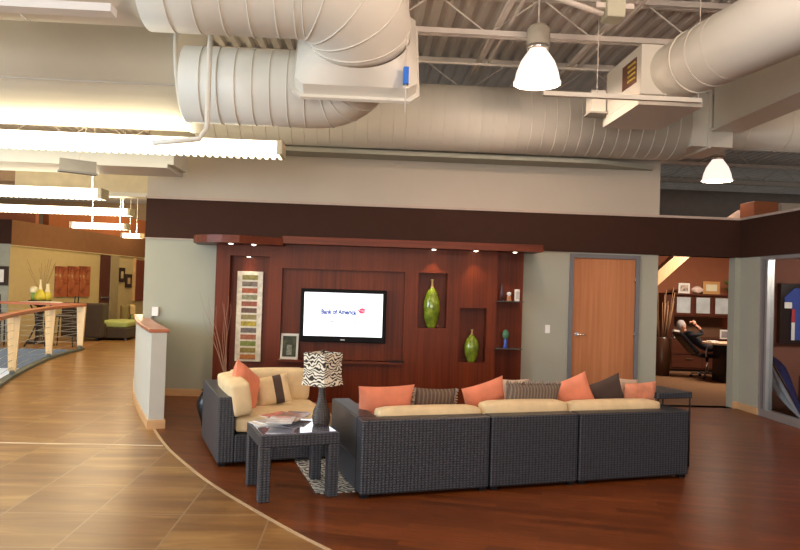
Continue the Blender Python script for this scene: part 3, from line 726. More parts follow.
pillow(639, 396, 6.60, 0.36, 0.28, 0.12, SR, R(12), R(-3), M_orange2, 'mottled orange throw pillow at the right end of the long sofa', 7)
pillow(625, 391, 6.84, 0.24, 0.26, 0.10, SR, R(12), R(4), MATS['pale_pillow'], 'pale pillow corner showing behind the rightmost mottled orange pillow', 12)
pillow(245, 388, 6.84, 0.46, 0.42, 0.15, CR+R(50), R(-8), R(28), M_orange, 'bright orange throw pillow propped in the corner seat', 8)
pillow(273, 390, 7.08, 0.34, 0.30, 0.13, CR-R(4), R(-18), R(-10), M_cream, 'cream pillow with a wide brown stripe on the corner seat', 9, stripe=(0.05, 0.55, M_brownf))

# ------------------------------------------------------------------ lamp table
TR = R(19.0)
t = thing('side_table', 'square grey wicker side table with glass top holding lamp and magazines', 'table', (-0.72, 5.31, 0), TR)
TU, TV, TH, lg = 0.62, 0.57, 0.50, 0.085
for i, (x_, y_) in enumerate(((0, 0), (TU-lg, 0), (0, TV-lg), (TU-lg, TV-lg))):
    m = MB(); m.box(x_, x_+lg, y_, y_+lg, 0, TH-0.09, 0.006); m.build('leg', M_wick, t, True)
m = MB(); m.box(0, TU, 0, 0.05, TH-0.09, TH, 0.006); m.box(0, TU, TV-0.05, TV, TH-0.09, TH, 0.006); m.box(0, 0.05, 0.05, TV-0.05, TH-0.09, TH, 0.006); m.box(TU-0.05, TU, 0.05, TV-0.05, TH-0.09, TH, 0.006)
m.box(0.05, TU-0.05, 0.05, TV-0.05, TH-0.04, TH-0.02); m.build('frame', M_wick, t, True)
m = MB(); m.box(0.02, TU-0.02, 0.02, TV-0.02, TH, TH+0.008, 0.002)
M_tabletop = plain('dark_mirror_glass', (0.45, 0.48, 0.62), 0.03, 0.7, var=0.02, spec=1.0, coat=1.0); m.build('glass_top', M_tabletop, t, True)
GT = TH+0.008
# table lamp
lp = fl(321, 425, GT)
t = thing('table_lamp', 'table lamp with zebra print square shade and dark woven base', 'lamp', (lp.x, lp.y, GT), 0); t.scale = (0.93, 0.93, 0.98)
m = MB(); m.lathe([(0, 0), (0.068, 0), (0.076, 0.03), (0.080, 0.07), (0.072, 0.12), (0.05, 0.17), (0.036, 0.22), (0.031, 0.28), (0.034, 0.33), (0.028, 0.345)], n=20)
m.build('base', wicker('dark_woven_lamp_base', (0.018, 0.014, 0.012), (0.07, 0.055, 0.05)), t, True)
m = MB(); m.tube([(0, 0, 0.34), (0, 0, 0.52)], 0.008); m.build('stem', M_blackm, t, True)
def shade_ring(z, h, bow):
    out = []; n = 8
    cs = [(h, 0), (0, h), (-h, 0), (0, -h)]
    for k in range(4):
        a, b = Vector(cs[k]), Vector(cs[(k+1) % 4])
        for i in range(n):
            u = i/n; q = a.lerp(b, u); q *= 1+bow*math.sin(PI*u); 
            out.append((q.x, q.y, z))
    return out
m = MB(); rings = [shade_ring(0.335, 0.182, 0.03), shade_ring(0.40, 0.168, 0.03), shade_ring(0.50, 0.166, 0.03), shade_ring(0.60, 0.170, 0.03)]
vs = [v for r_ in rings for v in r_]; n = 32
m.add(vs, [(j*n+i, j*n+(i+1) % n, (j+1)*n+(i+1) % n, (j+1)*n+i) for j in range(3) for i in range(n)])
sh = m.build('lamp_shade', zebra('zebra_shade', 11.0, 'Z', dist=14.0), t, True); sh.rotation_euler = (0, 0, R(-82))
so = sh.modifiers.new('solid', 'SOLIDIFY'); so.thickness = 0.006; so.offset = -1
m = MB(); m.lathe([(0, 0.60), (0.013, 0.605), (0.013, 0.62), (0, 0.63)], n=12); m.build('finial', M_blackm, t, True)
# spider that carries the shade
m = MB(); m.tube([(-0.15, 0, 0.585), (0.15, 0, 0.585)], 0.003, 6); m.tube([(0, -0.15, 0.585), (0, 0.15, 0.585)], 0.003, 6); m.tube([(0, 0, 0.52), (0, 0, 0.60)], 0.004, 6); m.build('shade_spider', M_blackm, t, True)
# magazines
mag_cols = [((0.78, 0.76, 0.72), 'white magazine at the bottom left of the fan on the side table'), ((0.55, 0.52, 0.50), 'grey magazine second in the fan on the side table'),
            ((0.70, 0.22, 0.18), 'magazine with a red back edge in the fan on the side table'), ((0.26, 0.15, 0.10), 'dark brown magazine in the fan on the side table'),
            ((0.60, 0.42, 0.30), 'tan magazine near the front of the fan on the side table'), ((0.36, 0.20, 0.16), 'reddish brown magazine second from the top of the fan on the side table'), ((0.74, 0.72, 0.74), 'pale magazine on top of the fan beside the lamp')]
base_pts = [(271, 427), (276, 426), (281, 421), (287, 424), (293, 425), (298, 423), (283, 429)]
for i, (c, lb) in enumerate(mag_cols):
    q = fl(base_pts[i][0]-2, base_pts[i][1]-4, GT); z_ = GT+i*0.0065
    t = thing('magazine', lb, 'magazine', (q.x, q.y, z_), TR+R(-75+i*9), 'magazines fanned on the side table')
    MB().box(-0.10, 0.10, -0.135, 0.135, 0.0005, 0.006).build('pages', M_white, t, True)
    m = MB(); m.box(-0.102, 0.102, -0.137, 0.137, 0.006, 0.0068); cv = m.build('cover', plain('magazine_cover_%d' % i, c, 0.25, var=0.3, scale=12), t, True)
    m = MB(); m.box(-0.06, 0.07, 0.08, 0.115, 0.0068, 0.0072); m.build('masthead', plain('magazine_title_%d' % i, [(0.5, 0.05, 0.04), (0.8, 0.8, 0.78), (0.05, 0.06, 0.2)][i % 3], 0.4), cv)if False else m.build('masthead', plain('magazine_title_%d' % i, [(0.5, 0.05, 0.04), (0.8, 0.8, 0.78), (0.05, 0.06, 0.2)][i % 3], 0.4), cv, True)

# zebra rug
t = MB().box(0, 1.7, 0, 1.9, 0.001, 0.008).build('zebra_rug', zebra('zebra_rug_pile', 9.0, 'DIAGONAL', dist=10, light=(0.66, 0.62, 0.54), dark=(0.05, 0.045, 0.04)))
t.location = (-0.30, 5.565, 0); t.rotation_euler = (0, 0, R(14.5)); tag(t, 'zebra print rug on the plank floor between the side table and the sofa', 'rug')
# small side table at the right end
e = fl(694, 470); t = thing('end_table', 'tall thin-legged dark table behind the right end of the sofa', 'table', (e.x-0.36, e.y+0.02, 0), SR)
m = MB(); m.box(0, 0.40, 0, 0.42, 0.66, 0.72, 0.008); m.build('tabletop', M_wick, t, True)
for x_, y_ in ((0.015, 0.015), (0.385, 0.015), (0.015, 0.405), (0.385, 0.405)):
    m = MB(); m.tube([(x_, y_, 0), (x_, y_, 0.66)], 0.009, 8); m.build('leg', M_blackm, t, True)
# branches in a pot behind corner seat
bp = Vector((X(229, 8.45), 8.45, 0))
t = thing('twig_arrangement', 'dark floor vase of bare pale curly twigs behind the corner seat', 'plant arrangement', bp)
MB().lathe([(0, 0), (0.09, 0), (0.13, 0.15), (0.12, 0.35), (0.06, 0.5), (0.075, 0.56), (0.06, 0.56), (0.05, 0.5)], n=24).build('vase', M_black, t, True)
rnd = random.Random(4)
for i in range(9):
    a = rnd.uniform(-0.34, 0.02); b = rnd.uniform(-0.1, 0.1); h = rnd.uniform(0.7, 1.05); ph = rnd.random()*6
    m = MB(); m.tube([(a*s+0.03*math.sin(7*s+ph)*s, b*s, 0.5+h*s) for s in [k/12 for k in range(13)]], [0.004*(1-k/17) for k in range(13)], 6)
    m.build('twig', plain('pale_twig', (0.36, 0.22, 0.15), 0.7), t, True)
bq = Vector((X(212, 7.98), 7.98, 0))
t = thing('floor_urn', 'small black urn on the floor just left of the corner seat', 'urn', bq); t.scale = (0.8, 0.8, 0.8)
MB().lathe([(0, 0), (0.07, 0), (0.09, 0.12), (0.15, 0.30), (0.15, 0.38), (0.09, 0.50), (0.07, 0.52)], n=24).build('body', M_black, t, True)
MB().lathe([(0.07, 0.52), (0.10, 0.55), (0.09, 0.55), (0.06, 0.51)], n=24).build('rim', M_blackm, t, True)

# ------------------------------------------------------------------ ceiling services
def joist(Y_, x0, x1, label, zb=4.60, step=0.62):
    t = thing('roof_joist', label, 'joist', ((x0+x1)/2, Y_, zb), 0, 'open web roof joists')
    MB().box(x0, x1, Y_-0.06, Y_-0.01, zb, zb+0.06).box(x0, x1, Y_+0.01, Y_+0.06, zb, zb+0.06).build('bottom_chord', M_steel, t)
    MB().box(x0, x1, Y_-0.07, Y_-0.01, DECK-0.07, DECK-0.003).box(x0, x1, Y_+0.01, Y_+0.07, DECK-0.07, DECK-0.003).build('top_chord', M_steel, t)
    m = MB(); n = int((x1-x0)/step); pts = [(x0+i*(x1-x0)/n, Y_, (zb+0.03 if i % 2 else DECK-0.04)) for i in range(n+1)]
    m.tube(pts, 0.013, 6); m.build('web', M_steel, t)
for Y_, x0, x1, lb in [(5.75, -8, 12, 'nearest open web roof joist, above the big round duct'), (8.05, -8, 12, 'roof joist crossing above the nearer pendant lamp'), (10.46, -8, 16, 'roof joist running just above the top of the back wall'),
                       (12.9, -10, 18, 'first roof joist beyond the back wall line'), (15.3, -12, 20, 'second roof joist beyond the back wall line'), (17.7, -14, 22, 'third roof joist beyond the back wall line'),
                       (20.1, -16, 22, 'fourth roof joist beyond the back wall line'), (22.5, -16, 22, 'farthest roof joist before the dark end wall')]:
    joist(Y_, x0, x1, lb)
for x_, lb in ((1.50, 'left one of the two bridging bars running away between the roof joists'), (2.75, 'right one of the two bridging bars running away between the roof joists')):
    m = MB(); m.box(x_-0.03, x_+0.03, 5.9, 10.3, 4.72, 4.78); m.box(x_+0.10, x_+0.13, 5.9, 10.3, 4.72, 4.75)
    tag(m.build('bridging_bar', M_steel), lb, 'steel bar', 'bridging bars')
def conduit(pts, r, label, mat=None, name='conduit_pipe', grp='conduits under the roof'):
    return tag(MB().tube(pts, r, 8).build(name, mat or M_steel), label, 'pipe', grp)
conduit([(0.4, 9.2, DECK+0.01), (0.4, 9.2, 4.75), (0.5, 9.2, 4.65), (4.8, 9.2, 4.65), (4.9, 9.2, 4.75), (4.9, 9.2, DECK+0.01)], 0.018, 'thin straight conduit between the two main joists')
p1, p2, p3, p4 = at(210, 44, 5.86), at(207, 128, 5.86), at(200, 139, 5.86), at(153, 143, 5.86)
conduit([p1+Vector((0, 0.25, DECK-p1.z)), p1, p2, (p2+p3)/2+Vector((-0.02, 0, -0.02)), p3, p4], 0.022, 'white bent conduit dropping in front of the lower duct', M_duct)

def duct(name, path, r, label, seams=(), n=40, mat=None, grp='round painted ducts', seamr=0.008, taps=()):
    t = thing(name, label, 'duct', path[0], 0, grp)
    MB().tube(path, r, n, True).build('shell', mat or M_duct, t)
    for (c, dr, rr) in seams:
        c = Vector(c); dr = Vector(dr).normalized()*0.006
        MB().tube([c-dr, c+dr], rr+seamr, n, True).build('seam_ring', M_seam if len(seams) > 60 else M_duct, t)
    return t
def xseams(x0, x1, step, Y_, z_, r):
    out = []; x = x0
    while x < x1: out.append(((x, Y_, z_), (1, 0, 0), r)); x += step
    return out
# A: big near duct; its elbow turns down and back into a square box, from which a smaller duct returns to the left
AY, AZ, AR = 5.40, 4.0, 0.44
D1 = Vector((0, 0.85, -0.53)).normalized(); E2 = Vector((0, 0.53, 0.85)).normalized(); XH = Vector((1, 0, 0))
bA, bC, CRr, BL = 0.46, 0.36, 0.335, 0.27
A0 = Vector((-0.56, AY, AZ))
path = [Vector((-1.70, AY, AZ)), Vector((-1.2, AY, AZ))]
sm = xseams(-1.50, -0.5, 0.20, AY, AZ, AR)
for k in range(0, 19):
    a = PI/2*k/18; path.append(A0+XH*math.sin(a)*bA+D1*(1-math.cos(a))*bA)
for a in (0.0, 0.36, 0.75, 1.12, 1.45): sm.append((A0+XH*math.sin(a)*bA+D1*(1-math.cos(a))*bA, XH*math.cos(a)+D1*math.sin(a), AR))
ta = duct('round_duct', path, AR, 'big near round duct ending in a bent elbow at the top of the view', sm, seamr=0.005)
BE = path[-1]
def sq(cn, hx, hy, n=40):
    out = []
    for k in range(n):
        a = 2*PI*(k+0.5)/n; c, s_ = math.cos(a), math.sin(a); q = max(abs(c), abs(s_)); out.append(cn+XH*(c/q*hx)+E2*(s_/q*hy))
    return out
rd = [BE+XH*(AR*math.cos(2*PI*(k+0.5)/40))+E2*(AR*math.sin(2*PI*(k+0.5)/40)) for k in range(40)]
m = MB(); m.add(rd+sq(BE+D1*0.16, 0.50, 0.47), [(k, (k+1) % 40, 40+(k+1) % 40, 40+k) for k in range(40)], True)
m.add(sq(BE+D1*0.16, 0.50, 0.47)+sq(BE+D1*BL, 0.50, 0.47), [(k, (k+1) % 40, 40+(k+1) % 40, 40+k) for k in range(40)])
m.build('square_transition', M_duct, ta)
q0, q1 = sq(BE+D1*BL, 0.53, 0.50), sq(BE+D1*(BL+0.03), 0.53, 0.50)
m = MB(); m.add(q0+q1, [(k, (k+1) % 40, 40+(k+1) % 40, 40+k) for k in range(40)]+[tuple(range(40))[::-1], tuple(range(40, 80))]); m.build('flange', M_duct, ta)
duct('round_duct', [(-9, AY, AZ), (-1.7, AY, AZ)], AR-0.035, 'slightly narrower round duct at the top left corner', xseams(-5, -1.9, 1.2, AY, AZ, AR-0.035))
m = MB(); m.box(-7, X(115, 4.7, 8), 4.62, 4.74, Z(60, 12, 4.68), Z(60, 4, 4.68)); tag(m.build('cable_tray', M_white), 'white strip hung across the top left corner', 'tray')
C0 = BE+D1*(BL+0.03); CC = C0+D1*bC-XH*bC
arc2 = [C0-XH*(1-math.cos(PI/2*k/12))*bC+D1*math.sin(PI/2*k/12)*bC for k in range(13)]
sm = xseams(-1.45, CC.x-0.05, 0.15, CC.y, CC.z, CRr)
for a in (0.25, 0.6, 0.95, 1.3): sm.append((C0-XH*(1-math.cos(a))*bC+D1*math.sin(a)*bC, D1*math.cos(a)-XH*math.sin(a), CRr))
duct('round_duct', arc2+[Vector((-1.62, CC.y, CC.z))], CRr, 'mid size ribbed round duct curving out beneath the square box', sm, seamr=0.004)
# E: very large duct at left
EY, EZ, ER = 7.45, 3.95, 0.72
te = duct('round_duct', [(-9, EY, EZ), (-1.84, EY, EZ)], ER, 'very large grey duct filling the upper left', [], n=56)
a = R(215); MB().box(-9, -1.85, EY+math.cos(a)*ER-0.006, EY+math.cos(a)*ER+0.006, EZ+math.sin(a)*ER-0.006, EZ+math.sin(a)*ER+0.006).build('long_seam', M_seam, te)
MB().tube([(-1.86, EY, EZ), (-1.82, EY, EZ)], ER+0.012, 56).build('end_ring', M_duct, te)
# D: long duct against the wall
DY, DZc, DR = 9.70, 4.03, 0.455
duct('round_duct', [(-2.3, DY, DZc), (4.42, DY, DZc)], DR, 'long straight spiral duct against the top of the back wall', xseams(-2.2, 4.4, 0.17, DY, DZc, DR), seamr=0.0018)
# right hand grey ducts
t = thing('duct_junction', 'grey rectangular duct junction above the far pendant lamp', 'duct', (4.6, DY, 3.6), 0, 'rectangular ducts')
MB().box(4.42, 5.0, DY-0.42, DY+0.42, DZc-0.33, DZc+0.4).build('box', M_duct, t); MB().box(4.64, 4.68, DY-0.46, DY+0.46, DZc-0.36, DZc+0.44).build('flange', M_duct, t)
duct('round_duct', [(5.0, DY, DZc+0.1), (11, DY, DZc+0.1)], 0.36, 'grey round duct running off to the right edge above the band', xseams(5.3, 9, 0.6, DY, DZc+0.1, 0.36), seamr=0.004)
t = thing('rectangular_duct', 'deep grey rectangular duct coming forward at the upper right', 'duct', (4.85, 6.5, 3.91), 0, 'rectangular ducts')
MB().box(4.70, 5.05, 3.2, DY-0.47, 3.93, 4.90).build('shell', M_duct, t); MB().box(4.66, 5.09, 3.2, DY-0.48, 3.90, 3.93).build('lower_flange', M_duct, t)
# H: grille plenum + G round duct
HX0, HX1, HY0, HY1, HZ0, HZ1 = 2.87, 3.12, 7.2, 8.25, 3.77, 4.30
t = thing('grille_plenum', 'pale sheet metal duct box with a yellow and brown grille on its left side', 'duct', (3.0, 7.7, 3.7), 0)
MB().box(HX0, HX1, HY0, HY1, HZ0, HZ1, 0.004).build('box', M_duct, t)
MB().box(HX0+0.0, HX1+0.45, HY0+0.05, HY1+0.1, HZ0-0.10, HZ0).build('lower_tray', M_duct, t)
gy0, gy1 = 7.32, 7.72
g = MB().box(HX0-0.008, HX0, gy0, gy1, 3.93, 4.20).build('grille', plain('grille_brown', (0.16, 0.07, 0.045), 0.5), t)
for k in range(4): 
    z_ = 3.97+k*0.055; MB().box(HX0-0.018, HX0-0.008, gy0+0.02, gy0+0.22, z_, z_+0.022).build('louvre', plain('grille_yellow', (0.62, 0.48, 0.08), 0.4), g)
MB().box(HX1, HX1+0.03, HY0-0.02, HY0+0.6, HZ0-0.01, HZ1+0.01).build('collar', M_duct, t)
gp = [Vector((3.12, 7.42, 4.04)), Vector((3.30, 7.15, 4.04)), Vector((3.40, 6.6, 4.04))]
gdir = Vector((0.167, -1, 0)).normalized()
path = [Vector((3.13, 7.52, 4.04)), Vector((3.20, 7.40, 4.04)), Vector((3.27, 7.22, 4.04)), Vector((3.31, 7.0, 4.04))] + [Vector((3.31, 7.0, 4.04))+gdir*k for k in (0.5, 1, 2, 4)]
sm = [(Vector((3.31, 7.0, 4.04))+gdir*k, gdir, 0.322) for k in (0.1, 0.35, 0.6, 1.2, 1.9)]
duct('round_duct', path, [0.26, 0.28, 0.30, 0.315, 0.325, 0.33, 0.33, 0.33], 'pinkish round duct coming forward from the grille box at the upper right', sm, seamr=0.006)
# struts
s1, s2 = at(543, 93, 6.9), at(701, 106, 6.9)
t = thing('hanger_strut', 'pale horizontal hanger strut under the grille box', 'strut', s1)
MB().box(s1.x, s2.x, 6.88, 6.93, s1.z-0.025, s1.z+0.02).build('bar', M_duct, t)
for x_ in (s1.x+0.55, s2.x-0.03): MB().tube([(x_, 6.9, s1.z+0.02), (x_, 6.9, DECK+0.01)], 0.005, 6).build('rod', M_steel, t)
# ledge under the long duct
m = MB(); m.box(-2.3, 3.3, WY-0.42, WY-0.001, 3.50, 3.56); m.prism([(3.3, WY-0.42), (4.25, WY-0.10), (4.25, WY-0.001), (3.3, WY-0.001)], 3.50, 3.56); struct('trim_9', m, M_wall, 'narrow ledge under the long duct')
s1, s2 = at(286, 100, 4.95), at(409, 104, 4.95)
# junction box under long duct
p = at(596, 103, 8.3); t = thing('junction_box', 'small grey metal box left of the grille box', 'box', p); MB().box(p.x-0.09, p.x+0.09, 8.2, 8.4, p.z-0.13, p.z+0.13, 0.004).build('housing', M_duct, t); MB().box(p.x-0.11, p.x+0.11, 8.18, 8.42, p.z-0.15, p.z-0.13).build('base_plate', M_seam, t)
p = at(613, 10, 6.6); t = thing('hanging_housing', 'boxy cream lamp housing cut off by the top edge', 'lamp housing', p)
MB().box(p.x-0.09, p.x+0.09, 6.5, 6.7, p.z-0.10, p.z+0.8, 0.01).build('body', plain('cream_housing', (0.55, 0.55, 0.42), 0.5), t); MB().box(p.x-0.18, p.x+0.19, 6.55, 6.65, p.z-0.0, p.z+0.05).build('bracket', M_steel, t)
a_, b_ = at(550, -5, 6.6), at(603, 14, 6.6)
tag(MB().tube([a_, b_], 0.035, 4).build('brace_bar', M_steel), 'slanting brace bar beside the cream lamp housing at the top edge', 'steel bar')
# blue clamp with rod
p = at(406, 76, 5.6); t = thing('beam_clamp', 'small bright blue clamp on a thin hanging rod beside the near duct', 'clamp', p)
MB().box(p.x-0.022, p.x+0.022, 5.57, 5.63, p.z-0.07, p.z+0.07, 0.006).build('body', plain('bright_blue', (0.03, 0.16, 0.62), 0.4), t)
MB().tube([(p.x, 5.6, p.z-0.3), (p.x, 5.6, DECK)], 0.006, 6).build('rod', M_steel, t)
# left rectangular ducts beneath fluorescent
t = thing('rectangular_duct', 'flat pale rectangular duct ending above the left end of the back wall', 'duct', (-4.0, 8.9, 3.05), 0, 'rectangular ducts')
MB().box(-10, X(186, 9.1, 175), 8.5, 9.15, 3.03, 3.30).build('shell', M_duct, t); MB().box(-10, X(168, 8.5, 175), 8.46, 9.19, 2.985, 3.03).build('lower_flange', M_duct, t)
t = thing('rectangular_duct', 'cream lit rectangular duct crossing the left hall above the hanging lights', 'duct', (-6, 12.4, 3.4), 0, 'rectangular ducts')
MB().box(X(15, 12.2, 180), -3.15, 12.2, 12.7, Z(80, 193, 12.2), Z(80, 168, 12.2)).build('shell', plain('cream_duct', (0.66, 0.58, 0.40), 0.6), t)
MB().box(X(15, 12.2, 180)-0.06, -3.15, 12.15, 12.2, Z(80, 195, 12.2), Z(80, 191, 12.2)).build('lower_flange', M_duct, t)
tag(MB().box(-14, -3.15, 16.0, 16.6, 3.75, 4.05).build('rectangular_duct', plain('tan_duct', (0.30, 0.20, 0.12), 0.7)), 'tan rectangular duct farther back in the left hall', 'duct', 'rectangular ducts')
p = at(78, 169, 8.0)
t = thing('hanging_plate', 'small dark grey tilted plate hung below the flat duct at left', 'bracket', p)
Mx = Matrix.Translation(p) @ Matrix.Rotation(R(35), 4, 'Z')
MB().box(-0.19, 0.19, -0.02, 0.02, -0.03, 0.10, M=Mx).build('plate', plain('dark_grey_plate', (0.24, 0.23, 0.22), 0.5), t); MB().box(-0.2, 0.2, -0.05, 0.05, -0.05, -0.03, M=Mx).build('lip', M_greyframe, t); MB().tube([p+Vector((0, 0, 0.09)), p+Vector((0.1, 0.8, DECK-p.z))], 0.008, 6).build('hanger_rod', M_steel, t)
# far hall beyond opening
duct('round_duct', [(4, 17.5, 3.95), (20, 17.5, 3.95)], 0.42, 'distant dark grey round duct beyond the office wall', mat=plain('dim_grey_duct', (0.30, 0.27, 0.25), 0.6))
tag(MB().box(6, 10.2, 18.5, 19.0, 0, 3.35).build('distant_panel', plain('deep_red', (0.14, 0.04, 0.025), 0.7)), 'dark red panel far behind the band', 'panel')
tag(MB().box(X(751, 11.6, 206), X(775, 11.6, 206), 11.5, 11.95, 2.801, Z(760, 202, 11.6)).build('storage_box', plain('orange_brown_box', (0.34, 0.12, 0.05), 0.6), bev=0.01), 'orange brown box on top of the office roof near the right wall corner', 'box')
m = MB(); m.prism([(X(775, 11.6, 206), 11.4), (11, 11.4), (11, 12.4), (X(775, 11.6, 206), 12.4)], 2.801, 3.27)
tag(m.build('pale_bulkhead', M_upper), 'pale bulkhead beyond the right wall band', 'bulkhead')
m = MB(); m.add([(X(700, 12.8, 210), 12.8, 2.801), (X(742, 12.8, 210), 12.8, 2.801), (X(742, 12.8, 210), 12.8, 3.30), (X(738, 12.8, 210), 12.8, 3.30), (X(700, 13.4, 210), 13.4, 2.801), (X(742, 13.4, 210), 13.4, 2.801), (X(742, 13.4, 210), 13.4, 3.30), (X(738, 13.4, 210), 13.4, 3.30)], [(0, 1, 2, 3), (7, 6, 5, 4), (0, 3, 7, 4), (2, 6, 7, 3), (1, 5, 6, 2), (0, 4, 5, 1)])
tag(m.build('sloped_bulkhead', plain('grey_white_bulkhead', (0.42, 0.39, 0.36), 0.7)), 'grey white sloped bulkhead just beyond the band', 'bulkhead')

# pendant lamps
M_refl = emit('prismatic_reflector', (1.0, 0.82, 0.72), 0.95)
def pendant(px, ybot, Y_, s, label, power):
    b = at(px, ybot, Y_)
    t = thing('pendant_lamp', label, 'lamp', b, 0, 'high bay pendant lamps')
    m = MB(); m.lathe([(0.262*s, 0.0), (0.268*s, 0.02), (0.255*s, 0.03), (0.235*s, 0.13), (0.19*s, 0.25), (0.13*s, 0.34), (0.10*s, 0.38), (0.095*s, 0.38), (0.12*s, 0.33), (0.18*s, 0.245), (0.225*s, 0.13), (0.25*s, 0.02)], n=36)
    m.v = [Vector((v.x, v.y, v.z*s)) for v in m.v]; m.build('reflector', M_refl, t, True)
    m = MB(); m.lathe([(0.0, 0.38), (0.12, 0.38), (0.13, 0.40), (0.13, 0.43), (0.10, 0.44)], n=24); m.v = [v*s for v in m.v]; m.build('collar', M_chrome, t, True)
    m = MB(); m.lathe([(0.10, 0.44), (0.13, 0.46), (0.13, 0.62), (0.10, 0.66), (0, 0.66)], n=24); m.v = [v*s for v in m.v]; m.build('ballast_housing', plain('cream_ballast', (0.50, 0.46, 0.38), 0.5), t, True)
    m = MB(); m.lathe([(0, 0.10), (0.05, 0.12), (0.06, 0.2), (0.03, 0.3), (0, 0.3)], n=16); m.v = [v*s for v in m.v]; m.build('bulb', emit('bulb_glow', (1.0, 0.8, 0.62), 12), t, True)
    MB().tube([(0, 0, 0.66*s), (0, 0, DECK-b.z+0.01)], 0.01, 8).build('stem', M_steel, t, True)
    l = bpy.data.lights.new('pendant_or_fill_glow', 'POINT'); l.energy = power; l.color = (1.0, 0.74, 0.56); l.shadow_soft_size = 0.1
    o = bpy.data.objects.new('pendant_or_fill_glow', l); COL.objects.link(o); o.location = b+Vector((0, 0, 0.05*s))
pendant(537, 84, 7.8, 1.0, 'nearer glowing bell-shaped pendant lamp at top centre', 70)
pendant(717, 181, 12.5, 1.0, 'farther glowing bell-shaped pendant lamp seen over the dark band', 45)

# linear fluorescent fixtures
M_fl = emit('fluorescent_diffuser', (1.0, 0.90, 0.66), 5.0)
def linear(x0, x1, Y_, z_, w_, h_, label, power, hang=True):
    t = thing('linear_light', label, 'light fixture', ((x0+x1)/2, Y_, z_), 0, 'hanging linear fluorescent lights')
    MB().box(x0+0.03, x1-0.03, Y_-w_/2, Y_+w_/2, z_+0.02, z_+h_, 0.01).build('diffuser', M_fl, t)
    m = MB(); n_ = int((x1-x0)/0.075)
    for i in range(n_+1): m.box(x0+0.02+i*(x1-x0-0.04)/n_-0.016, x0+0.02+i*(x1-x0-0.04)/n_+0.016, Y_-w_/2-0.005, Y_+w_/2+0.005, z_, z_+0.022)
    m.build('louvre', emit('louvre_glow', (1.0, 0.92, 0.70), 3.0), t)
    for xe in (x0, x1): MB().box(xe-0.03, xe+0.03, Y_-w_/2-0.02, Y_+w_/2+0.02, z_-0.0, z_+h_+0.01, 0.008).build('end_cap', plain('cream_end_cap', (0.62, 0.55, 0.38), 0.5), t)
    if hang:
        for xh in (x0+0.35*(x1-x0), x1-0.15): MB().tube([(xh, Y_, z_+h_), (xh, Y_, DECK)], 0.006, 6).build('hanger', M_steel, t)
    area('fixture_up_glow', ((x0+x1)/2, Y_, z_+h_+0.03), ((x0+x1)/2, Y_, 9), x1-x0-0.1, w_, power, (1.0, 0.80, 0.50))
    area('fixture_down_glow', ((x0+x1)/2, Y_, z_-0.03), ((x0+x1)/2, Y_, 0), x1-x0-0.1, w_, power*0.6, (1.0, 0.82, 0.52))
linear(-7.6, X(281, 7.35, 158), 7.35, Z(200, 156.5, 7.5), 0.30, 0.14, 'nearest and brightest hanging fluorescent light at the left', 22, hang=False)
linear(-8.4, X(103, 9.8, 198), 9.8, Z(60, 199, 9.95), 0.26, 0.13, 'second hanging fluorescent light, passing below the flat duct', 70)
linear(-10, X(131, 12.9, 215), 12.9, Z(60, 214, 13), 0.24, 0.12, 'long third hanging fluorescent light over the walkway', 80)
linear(X(73, 15.2, 226), X(127, 15.2, 228), 15.2, Z(100, 229, 15.2), 0.22, 0.12, 'short fourth hanging fluorescent light below the third', 45)
linear(X(123, 19.2, 236), X(142, 19.2, 236), 19.2, Z(130, 238, 19.2), 0.2, 0.12, 'small farthest hanging fluorescent light at the end of the band', 12)

# ------------------------------------------------------------------ railing
t = thing('stair_railing', 'curved railing with red wood handrail, maple posts and steel cables around the stair opening', 'railing', (-5.5, 11.5, 0))
def rail_at(y):
    for i in range(len(RV)-1):
        a, b = RV[i], RV[i+1]
        if a[1] <= y <= b[1]:
            k = (y-a[1])/(b[1]-a[1]); return Vector((a[0]+(b[0]-a[0])*k, y, 0)), Vector((b[0]-a[0], b[1]-a[1], 0)).normalized()
rv = [p for p in RV if p[1] > 7.0]
MB().strip(offset(rv, 0.075), offset(rv, -0.075), 0.99, 1.05).build('handrail', M_rail, t, bev=0.01)
def post(P, T, par):
    nrm_ = Vector((-T.y, T.x, 0)); m = MB(); vs = []
    for z_, w_ in ((0.10, 0.055), (0.99, 0.095)):
        for a, b in ((-1, -1), (1, -1), (1, 1), (-1, 1)): vs.append(P+T*0.03*b+nrm_*w_*a+Vector((0, 0, z_)))
    m.add(vs, [(0, 3, 2, 1), (4, 5, 6, 7), (0, 1, 5, 4), (1, 2, 6, 5), (2, 3, 7, 6), (3, 0, 4, 7)]); po = m.build('post', M_maple_v, par)
    m = MB(); Mx = Matrix.Translation(P) @ Matrix.Rotation(math.atan2(T.y, T.x), 4, 'Z')
    m.box(0.03, 0.045, -0.03, 0.03, 0.05, 0.99, M=Mx); m.box(-0.03, 0.03, -0.035, 0.035, 0.04, 0.12, M=Mx); m.build('steel_plate', M_curb, po)
for y in (8.6, 11.65, 14.3, 16.2):
    P, T = rail_at(y); 
    if y == 16.2: P, T = Vector((-6.28, 16.15, 0)), rail_at(16.0)[1]
    post(P, T, t)
for k in range(7):
    z_ = 0.16+k*0.12; MB().tube([(p[0], p[1], z_) for p in rv], 0.004, 5).build('cable', M_alu, t)
t = thing('stair_railing', 'straight far railing across the stair opening with thin red handrail', 'railing', (-9, 16.35, 0))
MB().box(-16, -6.28, 16.32, 16.44, 0.99, 1.05, 0.01).build('handrail', M_rail, t)
for x_ in (-8.3, -10.6, -13): post(Vector((x_, 16.38, 0)), Vector((1, 0, 0)), t)
for k in range(7): MB().tube([(-16, 16.38, 0.16+k*0.12), (-6.3, 16.38, 0.16+k*0.12)], 0.004, 5).build('cable', M_alu, t)

